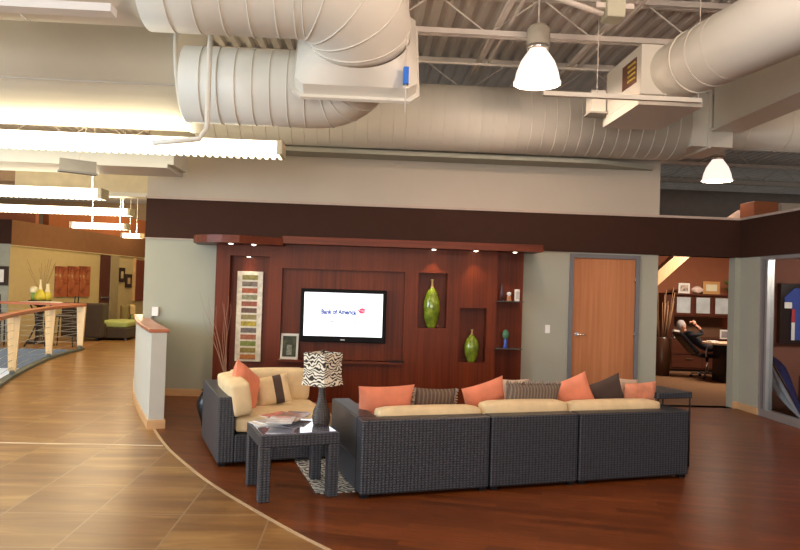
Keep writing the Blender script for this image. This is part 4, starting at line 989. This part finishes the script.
# ------------------------------------------------------------------ lounge furniture (far left)
M_dkbrown = fabric('dark_brown_upholstery', (0.055, 0.035, 0.022)); M_green = fabric('lime_green_cushion', (0.33, 0.36, 0.12)); M_dkwood = plain('dark_wood', (0.04, 0.022, 0.015), 0.4)
p = fl(98, 336)
def chaise(loc, rz, label, w_, d_, back=True, name='chaise_sofa', green=M_green):
    t = thing(name, label, 'sofa', loc, rz, 'lounge seating in the far left')
    m = MB(); m.box(0, w_, 0, d_, 0.06, 0.34, 0.03)
    m.build('base', M_dkbrown, t, True)
    if back: MB().box(-0.25, 0.0, -0.02, d_+0.02, 0.06, 0.95, 0.06, 3).build('backrest', M_dkbrown, t, True)
    m = MB(); cushion(m, 0.02, w_-0.02, 0.02, d_-0.02, 0.34, 0.50); m.build('seat_cushion', green, t, True)
    for x_ in (0.06, w_-0.06):
        for y_ in (0.06, d_-0.06): MB().box(x_-0.03, x_+0.03, y_-0.03, y_+0.03, 0, 0.06).build('foot', M_dkwood, t, True)
    return t
q = fl(98, 336); chaise((X(96, 18.9), 18.9, 0), R(4), 'dark brown lounge sofa with lime green seat cushion beyond the railing end', 0.85, 1.3)
q = fl(64, 333); 
t = thing('lounge_armchair', 'dark brown armchair half hidden behind the end post of the railing', 'armchair', (X(62, 18.6), 18.6, 0), 0, 'lounge seating in the far left')
MB().box(0, 1.05, 0, 0.22, 0.08, 0.98, 0.05, 3).build('backrest', M_dkbrown, t, True); MB().box(0, 1.05, 0.22, 0.9, 0.08, 0.45, 0.04).build('seat', M_dkbrown, t, True)
q = fl(124, 329); 
t = thing('lounge_armchair', 'olive lounge armchair near the corner of the grey wall', 'armchair', (X(122, 21.6), 21.6, 0), R(20), 'lounge seating in the far left')
M_olive = fabric('olive_upholstery', (0.22, 0.17, 0.07))
MB().box(0, 0.22, 0, 0.95, 0.06, 0.85, 0.07, 3).build('backrest', M_olive, t, True); MB().box(0.22, 1.1, 0, 0.95, 0.06, 0.42, 0.05).build('seat', M_dkbrown, t, True)
MB().box(0.28, 1.12, 0.1, 0.9, 0.42, 0.52, 0.03).build('seat_cushion', M_green, t, True)
MB().box(0.25, 0.42, 0.2, 0.8, 0.52, 0.85, 0.05, 3).build('back_pillow', fabric('tan_pillow', (0.55, 0.40, 0.20)), t, True)
# ottoman low table
q = fl(112, 330); t = thing('ottoman', 'dark ottoman with pale green top in front of the olive armchair', 'ottoman', (X(112, 20.6), 20.6, 0), 0, 'lounge seating in the far left')
MB().box(0, 0.9, 0, 0.7, 0.0, 0.34, 0.03).build('base', M_dkbrown, t, True); MB().box(0, 0.9, 0, 0.7, 0.34, 0.45, 0.03).build('top_cushion', M_green, t, True)
# wall-mounted items on the slanted lounge wall
wd_ = (B_-A_).normalized(); wn = Vector((wd_.y, -wd_.x))
def on_wall(px, py):
    d = fw + rt*((px-400)/F) - up*((py-275)/F)
    # intersect with wall plane
    a3 = Vector((A_.x, A_.y, 0)); n3 = Vector((wn.x, wn.y, 0)); o3 = Vector((0, 0, EYE))
    s_ = (a3-o3).dot(n3)/d.dot(n3); P = o3+d*s_
    return (Vector((P.x, P.y))-A_).dot(wd_), P.z
def wall_box(s0, s1, z0, z1, t0, t1):
    a = A_+wd_*s0; b = A_+wd_*s1; return MB().prism([a+wn*t0, b+wn*t0, b+wn*t1, a+wn*t1], z0, z1)
M_art, nt_, b_ = newmat('orange_art_canvas')
n_ = N(nt_, 'ShaderNodeTexNoise', Scale=2.2, Detail=3.0, Distortion=1.0); nt_.links.new(coords(nt_, (1, 1, 1.6), (0.5, 0, 0)), n_.inputs['Vector'])
nt_.links.new(ramp(nt_, n_.outputs[0], [(0.35, (0.16, 0.035, 0.015)), (0.5, (0.36, 0.09, 0.035)), (0.60, (0.34, 0.12, 0.05)), (0.68, (0.50, 0.34, 0.20))]), b_.inputs['Base Color'])
for i, (a, b) in enumerate([(55, 65), (67.3, 76.8), (79, 88)]):
    s0, z1 = on_wall(a, 266); s1, z0 = on_wall(b, 296.5)
    P = A_+wd_*((s0+s1)/2)
    t = thing('art_canvas', ['left', 'middle', 'right'][i]+' canvas of the three orange abstract panels on the ochre wall', 'artwork', (P.x, P.y, z0), 0, 'three orange canvases')
    wall_box(s0, s1, z0, z1, 0.005, 0.05).build('canvas', M_art, t)
for i, (a, b, c, d) in enumerate([(118.3, 123.7, 267.5, 282), (125, 130.6, 274, 287.5)]):
    s0, z1 = on_wall(a, c); s1, z0 = on_wall(b, d); P = A_+wd_*((s0+s1)/2)
    t = thing('framed_picture', ['upper left', 'lower right'][i]+' of two small dark framed pictures past the lounge doorway', 'picture', (P.x, P.y, z0), 0, 'small framed pictures in the lounge')
    wall_box(s0, s1, z0, z1, 0.003, 0.04).build('frame', M_dkwood, t); k = (s1-s0)*0.28
    wall_box(s0+k, s1-k, z0+0.12, z1-0.12, 0.04, 0.044).build('picture', plain('beige_picture', (0.5, 0.36, 0.22), 0.6, var=0.5, scale=9), t)
s0, z1 = on_wall(100.5, 253); s1, _ = on_wall(109.5, 253)
t = bpy.data.objects.new('door_2', None); COL.objects.link(t); t['kind'] = 'structure'; P = A_+wd_*s0; t.location = (P.x, P.y, 0); t['label'] = 'dark red door in the ochre lounge wall'
wall_box(s0, s1, 0, 2.36, 0.002, 0.05).build('door_leaf', plain('dark_red_door', (0.085, 0.025, 0.018), 0.5), t); wall_box(s1, s1+0.5, 0, 2.38, 0.002, 0.08).build('door_frame', plain('tan_frame', (0.34, 0.27, 0.16), 0.6), t)
wall_box(s0+0.02, s1-0.02, 1.02, 1.06, 0.05, 0.09).build('push_bar', M_chrome, t)
s0, _ = on_wall(134.5, 260); s1, _ = on_wall(143.5, 260)
t = bpy.data.objects.new('door_3', None); COL.objects.link(t); t['kind'] = 'structure'; P = A_+wd_*s0; t.location = (P.x, P.y, 0); t['label'] = 'red brown door at the end of the lounge wall'
wall_box(s0, s1, 0.9, 2.3, 0.002, 0.05).build('door_leaf', plain('red_brown_door', (0.20, 0.05, 0.025), 0.5), t); wall_box(s0-0.06, s0, 0.9, 2.36, 0.002, 0.07).build('door_frame', M_maple, t)
# framed picture on grey far wall
p0, p1_ = at(-4, 266, 17.78), at(8, 285.5, 17.78)
t = thing('framed_picture', 'dark framed picture with white mat on the far grey wall at the left edge', 'picture', (p0.x, 17.78, p1_.z), 0, 'small framed pictures in the lounge')
MB().box(p0.x-0.15, p1_.x, 17.74, 17.795, p1_.z, p0.z, 0.005).build('frame', M_dkwood, t); MB().box(p0.x-0.05, p1_.x-0.09, 17.73, 17.745, p1_.z+0.08, p0.z-0.08).build('mat_board', M_white, t); MB().box(p0.x+0.05, p1_.x-0.2, 17.725, 17.735, p1_.z+0.16, p0.z-0.16).build('print', plain('grey_print', (0.2, 0.2, 0.22), 0.5, var=0.5), t)
# bar table and chairs beyond the opening
q = fl(40, 345); BY = 16.95
bx = X(41, BY, 305)
t = thing('bistro_table', 'tall round white topped bistro table with curved black legs beyond the stair opening', 'table', (bx, BY, 0))
MB().lathe([(0, 1.0), (0.45, 1.0), (0.46, 1.02), (0.45, 1.04), (0, 1.04)], n=28).build('tabletop', M_white, t, True)
for k in range(4):
    a = PI/4+k*PI/2; MB().tube([(math.cos(a)*r_, math.sin(a)*r_, z_) for r_, z_ in ((0.34, 0), (0.20, 0.25), (0.10, 0.5), (0.12, 0.75), (0.25, 1.0))], 0.018, 8).build('leg', M_blackm, t, True)
def barchair(x_, y_, rz, label):
    t = thing('bar_chair', label, 'chair', (x_, y_, 0), rz, 'black bar chairs at the bistro table')
    MB().box(-0.2, 0.2, -0.2, 0.2, 0.70, 0.75, 0.015).build('seat', M_dkbrown, t, True)
    for a, b in ((-1, -1), (1, -1), (-1, 1), (1, 1)): MB().tube([(a*0.22, b*0.22, 0), (a*0.18, b*0.18, 0.70)], 0.015, 8).build('leg', M_blackm, t, True)
    m = MB()
    m.tube([(-0.18, 0.19, 0.72), (-0.19, 0.23, 1.18), (0.19, 0.23, 1.18), (0.18, 0.19, 0.72)], 0.015, 8)
    for z_ in (0.9, 1.04): m.tube([(-0.185, 0.21, z_), (0.185, 0.21, z_)], 0.01, 6)
    m.build('backrest', M_blackm, t, True)
    m = MB(); m.tube([(-0.2, -0.2, 0.3), (0.2, -0.2, 0.3)], 0.01, 6); m.tube([(-0.2, 0.2, 0.3), (0.2, 0.2, 0.3)], 0.01, 6); m.build('footrest', M_blackm, t, True)
barchair(X(4, 17.0), 17.0, R(80), 'black bar chair left of the tall bistro table')
barchair(X(67, 17.0), 17.0, R(-80), 'black bar chair right of the tall bistro table')
# console with glass vessels
cx = X(40, 17.35, 300)
s_, _ = on_wall(40, 300)
t = thing('pedestal_console', 'dark round pedestal carrying the group of coloured vases', 'pedestal', (cx, 17.6, 0))
t.location.x = X(40, 17.6, 300)
MB().lathe([(0.26, 0), (0.26, 0.05), (0.08, 0.10), (0.07, 0.9), (0.24, 0.98), (0.26, 1.06), (0, 1.06)], n=24).build('body', M_dkwood, t, True)
c0x = t.location.x
def vessel(dx, dy, prof, col, label):
    o = thing('glass_vessel', label, 'vase', (c0x+dx, 17.6+dy, 1.06), 0, 'coloured glass vessels on the pedestal')
    k = len(prof)//2
    MB().lathe(prof[:k+1], n=20).build('body', plain('vessel_'+label[:6], col, 0.15), o, True); MB().lathe(prof[k:], n=20).build('neck', plain('vessel_pale', (0.85, 0.76, 0.50), 0.2), o, True)
vessel(0.02, -0.05, [(0, 0), (0.12, 0), (0.15, 0.08), (0.11, 0.17), (0.05, 0.26), (0.025, 0.36), (0.02, 0.46), (0.028, 0.5)], (0.62, 0.52, 0.06), 'yellow long-necked glass bottle in the middle of the pedestal group')
vessel(-0.15, 0.0, [(0, 0), (0.06, 0), (0.07, 0.1), (0.06, 0.15), (0.09, 0.18), (0.10, 0.26), (0.07, 0.32), (0.0, 0.33)], (0.25, 0.40, 0.10), 'short green glass goblet with white top on the left of the pedestal')
vessel(0.16, 0.03, [(0, 0), (0.08, 0), (0.09, 0.1), (0.06, 0.2), (0.045, 0.28), (0.04, 0.36), (0.04, 0.40)], (0.50, 0.55, 0.08), 'yellow green glass bottle on the right of the pedestal')
o = thing('twig_bunch', 'thin dark bare branches rising behind the vases on the pedestal', 'plant arrangement', (c0x, 17.72, 1.06))
rnd = random.Random(9)
MB().lathe([(0, 0), (0.04, 0), (0.045, 0.12), (0.03, 0.18)], n=12).build('holder', M_dkwood, o, True)
for i in range(9):
    a = rnd.uniform(-0.45, 0.42); ph = rnd.random()*6; h = rnd.uniform(0.6, 1.0)
    MB().tube([(a*s, -0.1*s, 0.1+h*s+0.02*math.sin(6*s+ph)) for s in [k/6 for k in range(7)]], 0.0035, 5).build('twig', plain('dark_twig', (0.20, 0.12, 0.06), 0.8), o, True)

# ------------------------------------------------------------------ office
OY = 15.0
def ox(px, Y_=OY, py=320): return X(px, Y_, py)
t = thing('office_credenza', 'dark wood two drawer credenza along the office back wall', 'cabinet', (ox(690), OY+0.3, 0))
ctop = Z(680, 338, OY)
MB().box(ox(671), ox(735), OY, OY+0.6, 0.05, ctop, 0.008).build('body', M_walnut, t); MB().box(ox(671)+0.02, ox(735), OY+0.03, OY+0.6, 0, 0.05).build('plinth', M_black, t)
for i, (a, b) in enumerate(((672.5, 702), (703, 734))):
    for z0, z1 in ((0.09, ctop*0.5), (ctop*0.52, ctop-0.05)):
        d = MB().box(ox(a), ox(b), OY-0.018, OY, z0, z1, 0.004).build('drawer', M_walnut, t); xm = (ox(a)+ox(b))/2+0.05
        MB().box(xm-0.08, xm+0.08, OY-0.045, OY-0.03, z1-0.09, z1-0.07).build('handle', M_chrome, d)
hz0, hz1 = Z(695, 317, 15.15), Z(695, 295.5, 15.15)
t = thing('office_hutch', 'dark wood hutch with three frosted glass doors over the credenza', 'cabinet', (ox(700), 15.5, ctop))
MB().box(ox(672, 15.15), ox(735, 15.15), 15.17, 15.6, hz0, hz1, 0.006).build('body', M_walnut, t)
MB().box(ox(664, 15.15), ox(673, 15.15), 15.1, 15.6, ctop+0.001, hz1+0.04).build('side_panel', M_walnut, t); MB().box(ox(673), ox(735), 15.55, 15.6, ctop+0.001, hz0).build('back_panel', plain('brown_back', (0.16, 0.08, 0.045), 0.6), t)
MB().box(ox(664, 15.1), ox(735, 15.1), 15.1, 15.62, hz1, hz1+0.04).build('top_board', M_walnut, t)
for a, b in ((674.5, 692), (694, 711.5), (713, 731)):
    d = MB().box(ox(a, 15.15), ox(b, 15.15), 15.15, 15.17, hz0+0.03, hz1-0.01).build('door', M_walnut, t)
    MB().box(ox(a+2, 15.15), ox(b-2, 15.15), 15.145, 15.152, hz0+0.085, hz1-0.045).build('frosted_glass', plain('frosted_glass', (0.42, 0.47, 0.50), 0.35, var=0.15, scale=5), d)
htop = hz1+0.04
def pic(px0, px1_, y1, label, inner, frame, name='framed_picture'):
    xa_, xb_ = ox(px0, 15.3), ox(px1_, 15.3); h = Z((px0+px1_)/2, y1, 15.3)-htop
    t = thing(name, label, 'picture', ((xa_+xb_)/2, 15.3, htop), 0, 'things on top of the office hutch')
    MB().box(xa_, xb_, 15.29, 15.33, htop, htop+h, 0.004).build('frame', frame, t); k = 0.07*(xb_-xa_)/0.4
    MB().box(xa_+k, xb_-k, 15.282, 15.291, htop+k, htop+h-k).build('picture', inner, t)
pic(677.5, 689, 283, 'small colourful photo standing at the left on top of the office hutch', plain('busy_photo', (0.45, 0.36, 0.30), 0.5, var=0.7, scale=16), M_white)
pic(702, 719, 281.5, 'gold framed certificate standing on top of the office hutch', plain('cream_certificate', (0.66, 0.62, 0.44), 0.5), plain('gold_frame', (0.50, 0.27, 0.10), 0.4))
fx = ox(696.5, 15.25)
t = thing('display_football', 'white and pink football between the two pictures on the office hutch', 'football', (fx, 15.25, htop+0.0))
m = MB(); m.lathe([(0.004, -0.14), (0.035, -0.115), (0.066, -0.07), (0.082, -0.02), (0.082, 0.02), (0.066, 0.07), (0.035, 0.115), (0.004, 0.14)], n=24)
m.v = [Vector((v.z, v.y, v.x+0.088)) for v in m.v]; m.build('ball', plain('pale_football', (0.72, 0.55, 0.48), 0.5, var=0.1), t, True)
m = MB(); m.box(-0.03, 0.03, -0.086, -0.080, 0.084, 0.09); m.build('laces', M_greyframe, t, True)
MB().lathe([(0.05, 0), (0.05, 0.015), (0.03, 0.02)], n=16).build('stand', M_walnut, t, True)
t = thing('potted_plant', 'green leafy plant on the right end of the office hutch', 'plant', (ox(731, 15.3), 15.3, htop), 0)
MB().lathe([(0, 0), (0.07, 0), (0.10, 0.14), (0.09, 0.14)], n=20).build('pot', M_dkwood, t, True)
rnd = random.Random(3); m = MB()
for i in range(34):
    a = rnd.random()*2*PI; L_ = rnd.uniform(0.22, 0.40); el = rnd.uniform(0.2, 1.2); d = Vector((math.cos(a)*math.cos(el), math.sin(a)*math.cos(el)*0.6, math.sin(el))); s_ = d.cross(Vector((0, 0, 1))).normalized()*0.03
    c = Vector((0, 0, 0.12)); m.add([c, c+d*L_*0.5+s_, c+d*L_-Vector((0, 0, 0.08)), c+d*L_*0.5-s_], [(0, 1, 2, 3)])
fo = m.build('foliage', plain('leaf_green', (0.07, 0.16, 0.03), 0.5), t, True); fo.modifiers.new('s', 'SOLIDIFY').thickness = 0.003
# curtain / reeds at left of office
t = thing('floor_reeds', 'bundle of tall tan reeds in a dark pot at the office doorway left side', 'plant arrangement', (ox(662, 14.2), 14.2, 0))
MB().lathe([(0, 0), (0.16, 0), (0.20, 0.3), (0.18, 0.75), (0.14, 0.80)], n=24).build('pot', plain('bronze_dark_pot', (0.07, 0.03, 0.015), 0.3), t, True)
rnd = random.Random(5)
for i in range(16):
    a = rnd.uniform(-0.2, 0.28); b = rnd.uniform(-0.1, 0.1); h = rnd.uniform(0.75, 1.15)
    MB().tube([(a*0.3, b*0.3, 0.7), (a*0.7, b, 0.7+h*0.5), (a, b, 0.7+h)], 0.008, 5).build('reed', plain('tan_reed', (0.30, 0.17, 0.09), 0.8), t, True)
# desk
DYk = 13.3
t = thing('office_desk', 'desk with pale curved top at the right of the office doorway', 'desk', (ox(722, DYk), DYk, 0))
dz = Z(718, 342.5, DYk); xl = ox(706, DYk); xr = ox(750, DYk)
m = MB(); pts = [(xr, DYk-0.3), (xr, DYk+0.4), (xl+0.3, DYk+0.4)] + [(xl+0.3-0.3*math.sin(a), DYk+0.05+0.35*math.cos(a)) for a in [PI*k/8 for k in range(1, 8)]] + [(xl+0.3, DYk-0.3)]
m.prism(pts, dz-0.035, dz); m.build('desktop', plain('pale_desk_laminate', (0.58, 0.42, 0.28), 0.4), t)
MB().box(ox(721, DYk), xr, DYk-0.2, DYk+0.3, 0, dz-0.035).build('pedestal', M_black, t)
tag(MB().box(ox(710, DYk), ox(718, DYk), DYk-0.1, DYk+0.12, dz, dz+0.03).build('paper_stack', M_white, bev=0.003), 'stack of white papers on the pale office desk', 'papers')
pz = thing('desk_photo', 'small pale framed photo on the credenza at the right of the office', 'picture', (ox(726, 15.1), 15.1, ctop))
MB().box(-0.13, 0.13, -0.01, 0.01, 0, 0.20).build('frame', M_white, pz, True); MB().box(-0.10, 0.10, -0.015, -0.009, 0.03, 0.17).build('photo', plain('grey_photo', (0.3, 0.28, 0.28), 0.5, var=0.4), pz, True)
# books / white items on the credenza left
tag(MB().box(ox(673.5, 15.05), ox(679, 15.05), 15.0, 15.2, ctop, ctop+0.17).build('paper_tray', M_white, bev=0.01), 'white paper tray on the left end of the office credenza', 'tray')
# task chair
HXc, HYc = ox(708, 13.9), 13.9
t = thing('office_chair', 'black office task chair with chrome base pulled up to the office desk', 'chair', (HXc, HYc, 0), 0)
MB().box(-0.25, 0.27, -0.24, 0.24, 0.42, 0.50, 0.04, 3).build('seat', M_black, t, True)
m = MB(); Mx = Matrix.Translation((-0.27, 0, 0.5)) @ Matrix.Rotation(R(-42), 4, 'Y'); m.box(-0.04, 0.04, -0.22, 0.22, 0.0, 0.55, 0.035, 3, M=Mx); m.build('backrest', M_black, t, True)
m = MB(); m.tube([(0, 0, 0.08), (0, 0, 0.42)], 0.03, 12); m.build('column', M_chrome, t, True)
for k in range(5):
    a = 2*PI*k/5+0.3; e_ = Vector((math.cos(a)*0.30, math.sin(a)*0.30, 0.06))
    b = MB().tube([(0, 0, 0.11), e_+Vector((0, 0, 0.02))], [0.025, 0.015], 8).build('base_arm', M_chrome, t, True)
    MB().tube([e_+Vector((0, -0.015, -0.03)), e_+Vector((0, 0.015, -0.03))], 0.03, 10).build('caster', M_black, b, True)
for s_ in (-1, 1):
    MB().tube([(-0.15, s_*0.26, 0.45), (-0.18, s_*0.30, 0.55), (-0.15, s_*0.30, 0.66), (0.15, s_*0.30, 0.66)], 0.016, 8).build('armrest', plain('grey_armrest', (0.34, 0.33, 0.34), 0.4), t, True)

# person leaning back in the chair
def skin_body(name, verts, edges, radii, mat, parent, root=0, sub=1):
    me = bpy.data.meshes.new(name); me.from_pydata(verts, edges, []); o = bpy.data.objects.new(name, me); COL.objects.link(o)
    s_ = o.modifiers.new('skin', 'SKIN')
    for i, r_ in enumerate(radii): me.skin_vertices[0].data[i].radius = (r_ if isinstance(r_, tuple) else (r_, r_))
    me.skin_vertices[0].data[root].use_root = True; s_.use_smooth_shade = True
    ss = o.modifiers.new('sub', 'SUBSURF'); ss.levels = sub; ss.render_levels = sub
    dg = bpy.context.evaluated_depsgraph_get(); nm = bpy.data.meshes.new_from_object(o.evaluated_get(dg))
    bpy.data.objects.remove(o); nm.name = name; nm.materials.clear(); nm.materials.append(mat)
    nm.polygons.foreach_set('use_smooth', [True]*len(nm.polygons))
    q = bpy.data.objects.new(name, nm); COL.objects.link(q); q.parent = parent; return q
M_skin = plain('skin', (0.62, 0.30, 0.20), 0.55, var=0.05)
M_dark = fabric('dark_clothes', (0.018, 0.018, 0.024))
t = thing('person', 'person in dark clothes leaning back in the office chair with one hand raised', 'person', (HXc, HYc, 0.50), 0)
t.rotation_euler = (0, R(-14), 0); t.scale = (0.9, 0.9, 0.9); bpy.context.view_layer.update()
V = [(0, 0, 0.10), (-0.12, 0, 0.25), (-0.26, 0, 0.42), (-0.34, 0, 0.54), (-0.39, 0, 0.61),          # pelvis, waist, chest, collar, neck
     (0.06, -0.10, 0.09), (0.42, -0.12, 0.12), (0.44, -0.12, -0.36), (0.56, -0.12, -0.44),
     (0.06, 0.10, 0.09), (0.42, 0.12, 0.12), (0.44, 0.12, -0.36), (0.56, 0.12, -0.44),
     (-0.33, -0.19, 0.50), (-0.10, -0.25, 0.50), (-0.22, -0.22, 0.72),
     (-0.33, 0.19, 0.50), (-0.14, 0.25, 0.30), (0.08, 0.24, 0.22)]
E_ = [(0, 1), (1, 2), (2, 3), (3, 4), (0, 5), (5, 6), (6, 7), (7, 8), (0, 9), (9, 10), (10, 11), (11, 12), (3, 13), (13, 14), (14, 15), (3, 16), (16, 17), (17, 18)]
Rd = [(0.15, 0.11), (0.14, 0.10), (0.16, 0.11), (0.12, 0.08), 0.05, 0.08, 0.06, 0.045, 0.04, 0.08, 0.06, 0.045, 0.04, 0.06, 0.045, 0.032, 0.06, 0.045, 0.032]
body = skin_body('body', V, E_, Rd, M_dark, t)
hc = Vector((-0.44, 0, 0.74))
bm = bmesh.new(); bmesh.ops.create_uvsphere(bm, u_segments=20, v_segments=14, radius=1)
for v in bm.verts:
    c = v.co; v.co = Vector((c.x*0.095, c.y*0.078, c.z*0.118))
    if c.x > 0.85 and -0.35 < c.z < 0.15: v.co.x += 0.022
    if c.z < -0.5: v.co.x += 0.012
m = MB(); m.bm(bm, True, Matrix.Translation(hc)); m.tube([(-0.39, 0, 0.60), hc-Vector((0, 0, 0.07))], 0.048, 12)
for s_ in (-1, 1): m.box(hc.x-0.02, hc.x+0.02, hc.y+s_*0.08-0.008, hc.y+s_*0.08+0.008, hc.z-0.03, hc.z+0.03, 0.006)
m.build('head', M_skin, body, True)
m = MB(); bm = bmesh.new(); bmesh.ops.create_uvsphere(bm, u_segments=20, v_segments=14, radius=1)
bmesh.ops.delete(bm, geom=[v for v in bm.verts if v.co.z < -0.15 and v.co.x > -0.3 or v.co.x > 0.62 and v.co.z < 0.45 or v.co.z < -0.7], context='VERTS')
for v in bm.verts: v.co = Vector((v.co.x*0.106-0.006, v.co.y*0.090, v.co.z*0.13+0.004))
m.bm(bm, True, Matrix.Translation(hc)); m.build('hair', plain('grey_hair', (0.32, 0.30, 0.30), 0.8, var=0.2, scale=60), body, True)
# raised forearm skin and hand with fingers
m = MB(); wv = Vector((-0.225, -0.22, 0.73)); m.tube([(-0.15, -0.24, 0.60), wv], [0.036, 0.027], 10)
m.tube([wv, wv+Vector((-0.02, 0, 0.05)), wv+Vector((-0.06, 0, 0.08))], [0.03, 0.04, 0.036], 10)
for k in range(4):
    y_ = -0.03+k*0.02; b = wv+Vector((-0.06, y_, 0.08)); L_ = [0.06, 0.075, 0.07, 0.055][k]
    m.tube([b, b+Vector((-L_*0.6, 0, 0.005)), b+Vector((-L_, 0, -0.025))], [0.010, 0.009, 0.007], 8)
b = wv+Vector((-0.02, -0.035, 0.04)); m.tube([b, b+Vector((-0.03, -0.02, 0.0)), b+Vector((-0.055, -0.02, -0.01))], [0.012, 0.010, 0.008], 8)
m.build('raised_hand', M_skin, body, True)

# ------------------------------------------------------------------ behind the glass: jersey and furled flag
jx0, jx1, jz0, jz1 = X(780.5, 10.1, 310), X(780.5, 10.1, 310)+0.85, Z(790, 344, 10.1), Z(790, 283.5, 10.1)
t = thing('framed_jersey', 'black shadow box frame with a blue red and white sports jersey behind the glass', 'framed jersey', ((jx0+jx1)/2, 10.18, jz0))
MB().box(jx0, jx1, 10.10, 10.195, jz0, jz1, 0.006).build('frame', M_black, t)
xm = (jx0+jx1)/2-0.03; zc = (jz0+jz1)/2
M_jb = fabric('royal_blue_jersey', (0.035, 0.075, 0.32)); 
m = MB(); m.prism([(xm-0.24, jz0+0.06), (xm+0.24, jz0+0.06), (xm+0.24, jz1-0.25), (xm+0.33, jz1-0.36), (xm+0.38, jz1-0.22), (xm+0.20, jz1-0.07), (xm+0.08, jz1-0.07), (xm, jz1-0.12), (xm-0.08, jz1-0.07), (xm-0.20, jz1-0.07), (xm-0.36, jz1-0.22), (xm-0.31, jz1-0.36), (xm-0.24, jz1-0.25)], 0, 0.025)
m.v = [Vector((v.x, 10.10-v.z, v.y)) for v in m.v]; j = m.build('jersey', M_jb, t)
MB().box(xm-0.35, xm-0.24, 10.068, 10.078, jz1-0.37, jz1-0.28).build('white_sleeve_band', M_white, j); MB().box(xm+0.24, xm+0.35, 10.068, 10.078, jz1-0.37, jz1-0.28).build('white_sleeve_band', M_white, j)
MB().box(xm-0.24, xm-0.19, 10.068, 10.078, jz1-0.58, jz1-0.38).build('red_side_panel', plain('jersey_red', (0.42, 0.04, 0.05), 0.7), j); MB().box(xm-0.24, xm-0.19, 10.068, 10.078, jz0+0.06, jz1-0.58).build('white_side_panel', M_white, j)
MB().box(xm-0.06, xm+0.06, 10.068, 10.078, zc-0.1, zc+0.12).build('number_block', M_white, j)
# furled satin flag leaning in the corner behind the glass
a3, b3 = atx = at(764, 352, 8.55), at(812, 425, 7.9)
def atX(px, py, Xp):
    d = fw + rt*((px-400)/F) - up*((py-275)/F); return Vector((0, 0, EYE))+d*(Xp/d.x)
top, bot = atX(766, 352, 5.92), atX(806, 424, 5.92)
dirv = (bot-top); side = Vector((0, dirv.z, -dirv.y)).normalized()
t = thing('furled_flag', 'shiny blue and white furled satin flag leaning diagonally behind the glass', 'flag', (bot.x, bot.y, bot.z))
m = MB(); ws = [0.02, 0.09, 0.17, 0.22, 0.21, 0.17, 0.12, 0.07, 0.03]; vs = []; fs = []; n = 9
def fold(m, off, sgn, w0, w1):
    vs = []
    for j, w_ in enumerate(ws):
        c = top+dirv*(j/(len(ws)-1))
        for i in range(n):
            u = w0+(w1-w0)*i/(n-1)
            vs.append(c+side*(u*w_)+Vector((0.02*math.sin(u*9+j*0.4)+off, 0, 0)))
    m.add(vs, [(j*n+i, j*n+i+1, (j+1)*n+i+1, (j+1)*n+i) for j in range(len(ws)-1) for i in range(n-1)], True)
mw1 = MB(); fold(mw1, 0.0, 1, -1.0, 0.1); o = mw1.build('white_cloth', plain('satin_silver', (0.52, 0.56, 0.64), 0.22, 0.3), t); o.modifiers.new('s', 'SOLIDIFY').thickness = 0.006
mw1 = MB(); fold(mw1, 0.0, 1, 0.1, 1.0); o = mw1.build('blue_cloth', plain('satin_navy', (0.02, 0.04, 0.16), 0.22, 0.1), t); o.modifiers.new('s', 'SOLIDIFY').thickness = 0.006
MB().tube([top-dirv*0.05, bot+dirv*0.10], 0.012, 8).build('pole', M_walnut, t)
# dark armchair behind glass
t = thing('dark_armchair', 'large dark leather armchair in shadow behind the glass wall', 'armchair', (6.5, 8.9, 0), R(-20))
MB().box(-0.42, 0.42, -0.35, 0.35, 0.08, 0.45, 0.05, 3).build('seat', M_dkbrown, t, True); MB().box(-0.45, 0.45, 0.30, 0.50, 0.08, 0.95, 0.07, 3).build('backrest', M_black, t, True)
for s_ in (-1, 1): MB().box(min(s_*0.42, s_*0.56), max(s_*0.42, s_*0.56), -0.35, 0.4, 0.08, 0.62, 0.05, 3).build('arm', M_black, t, True)
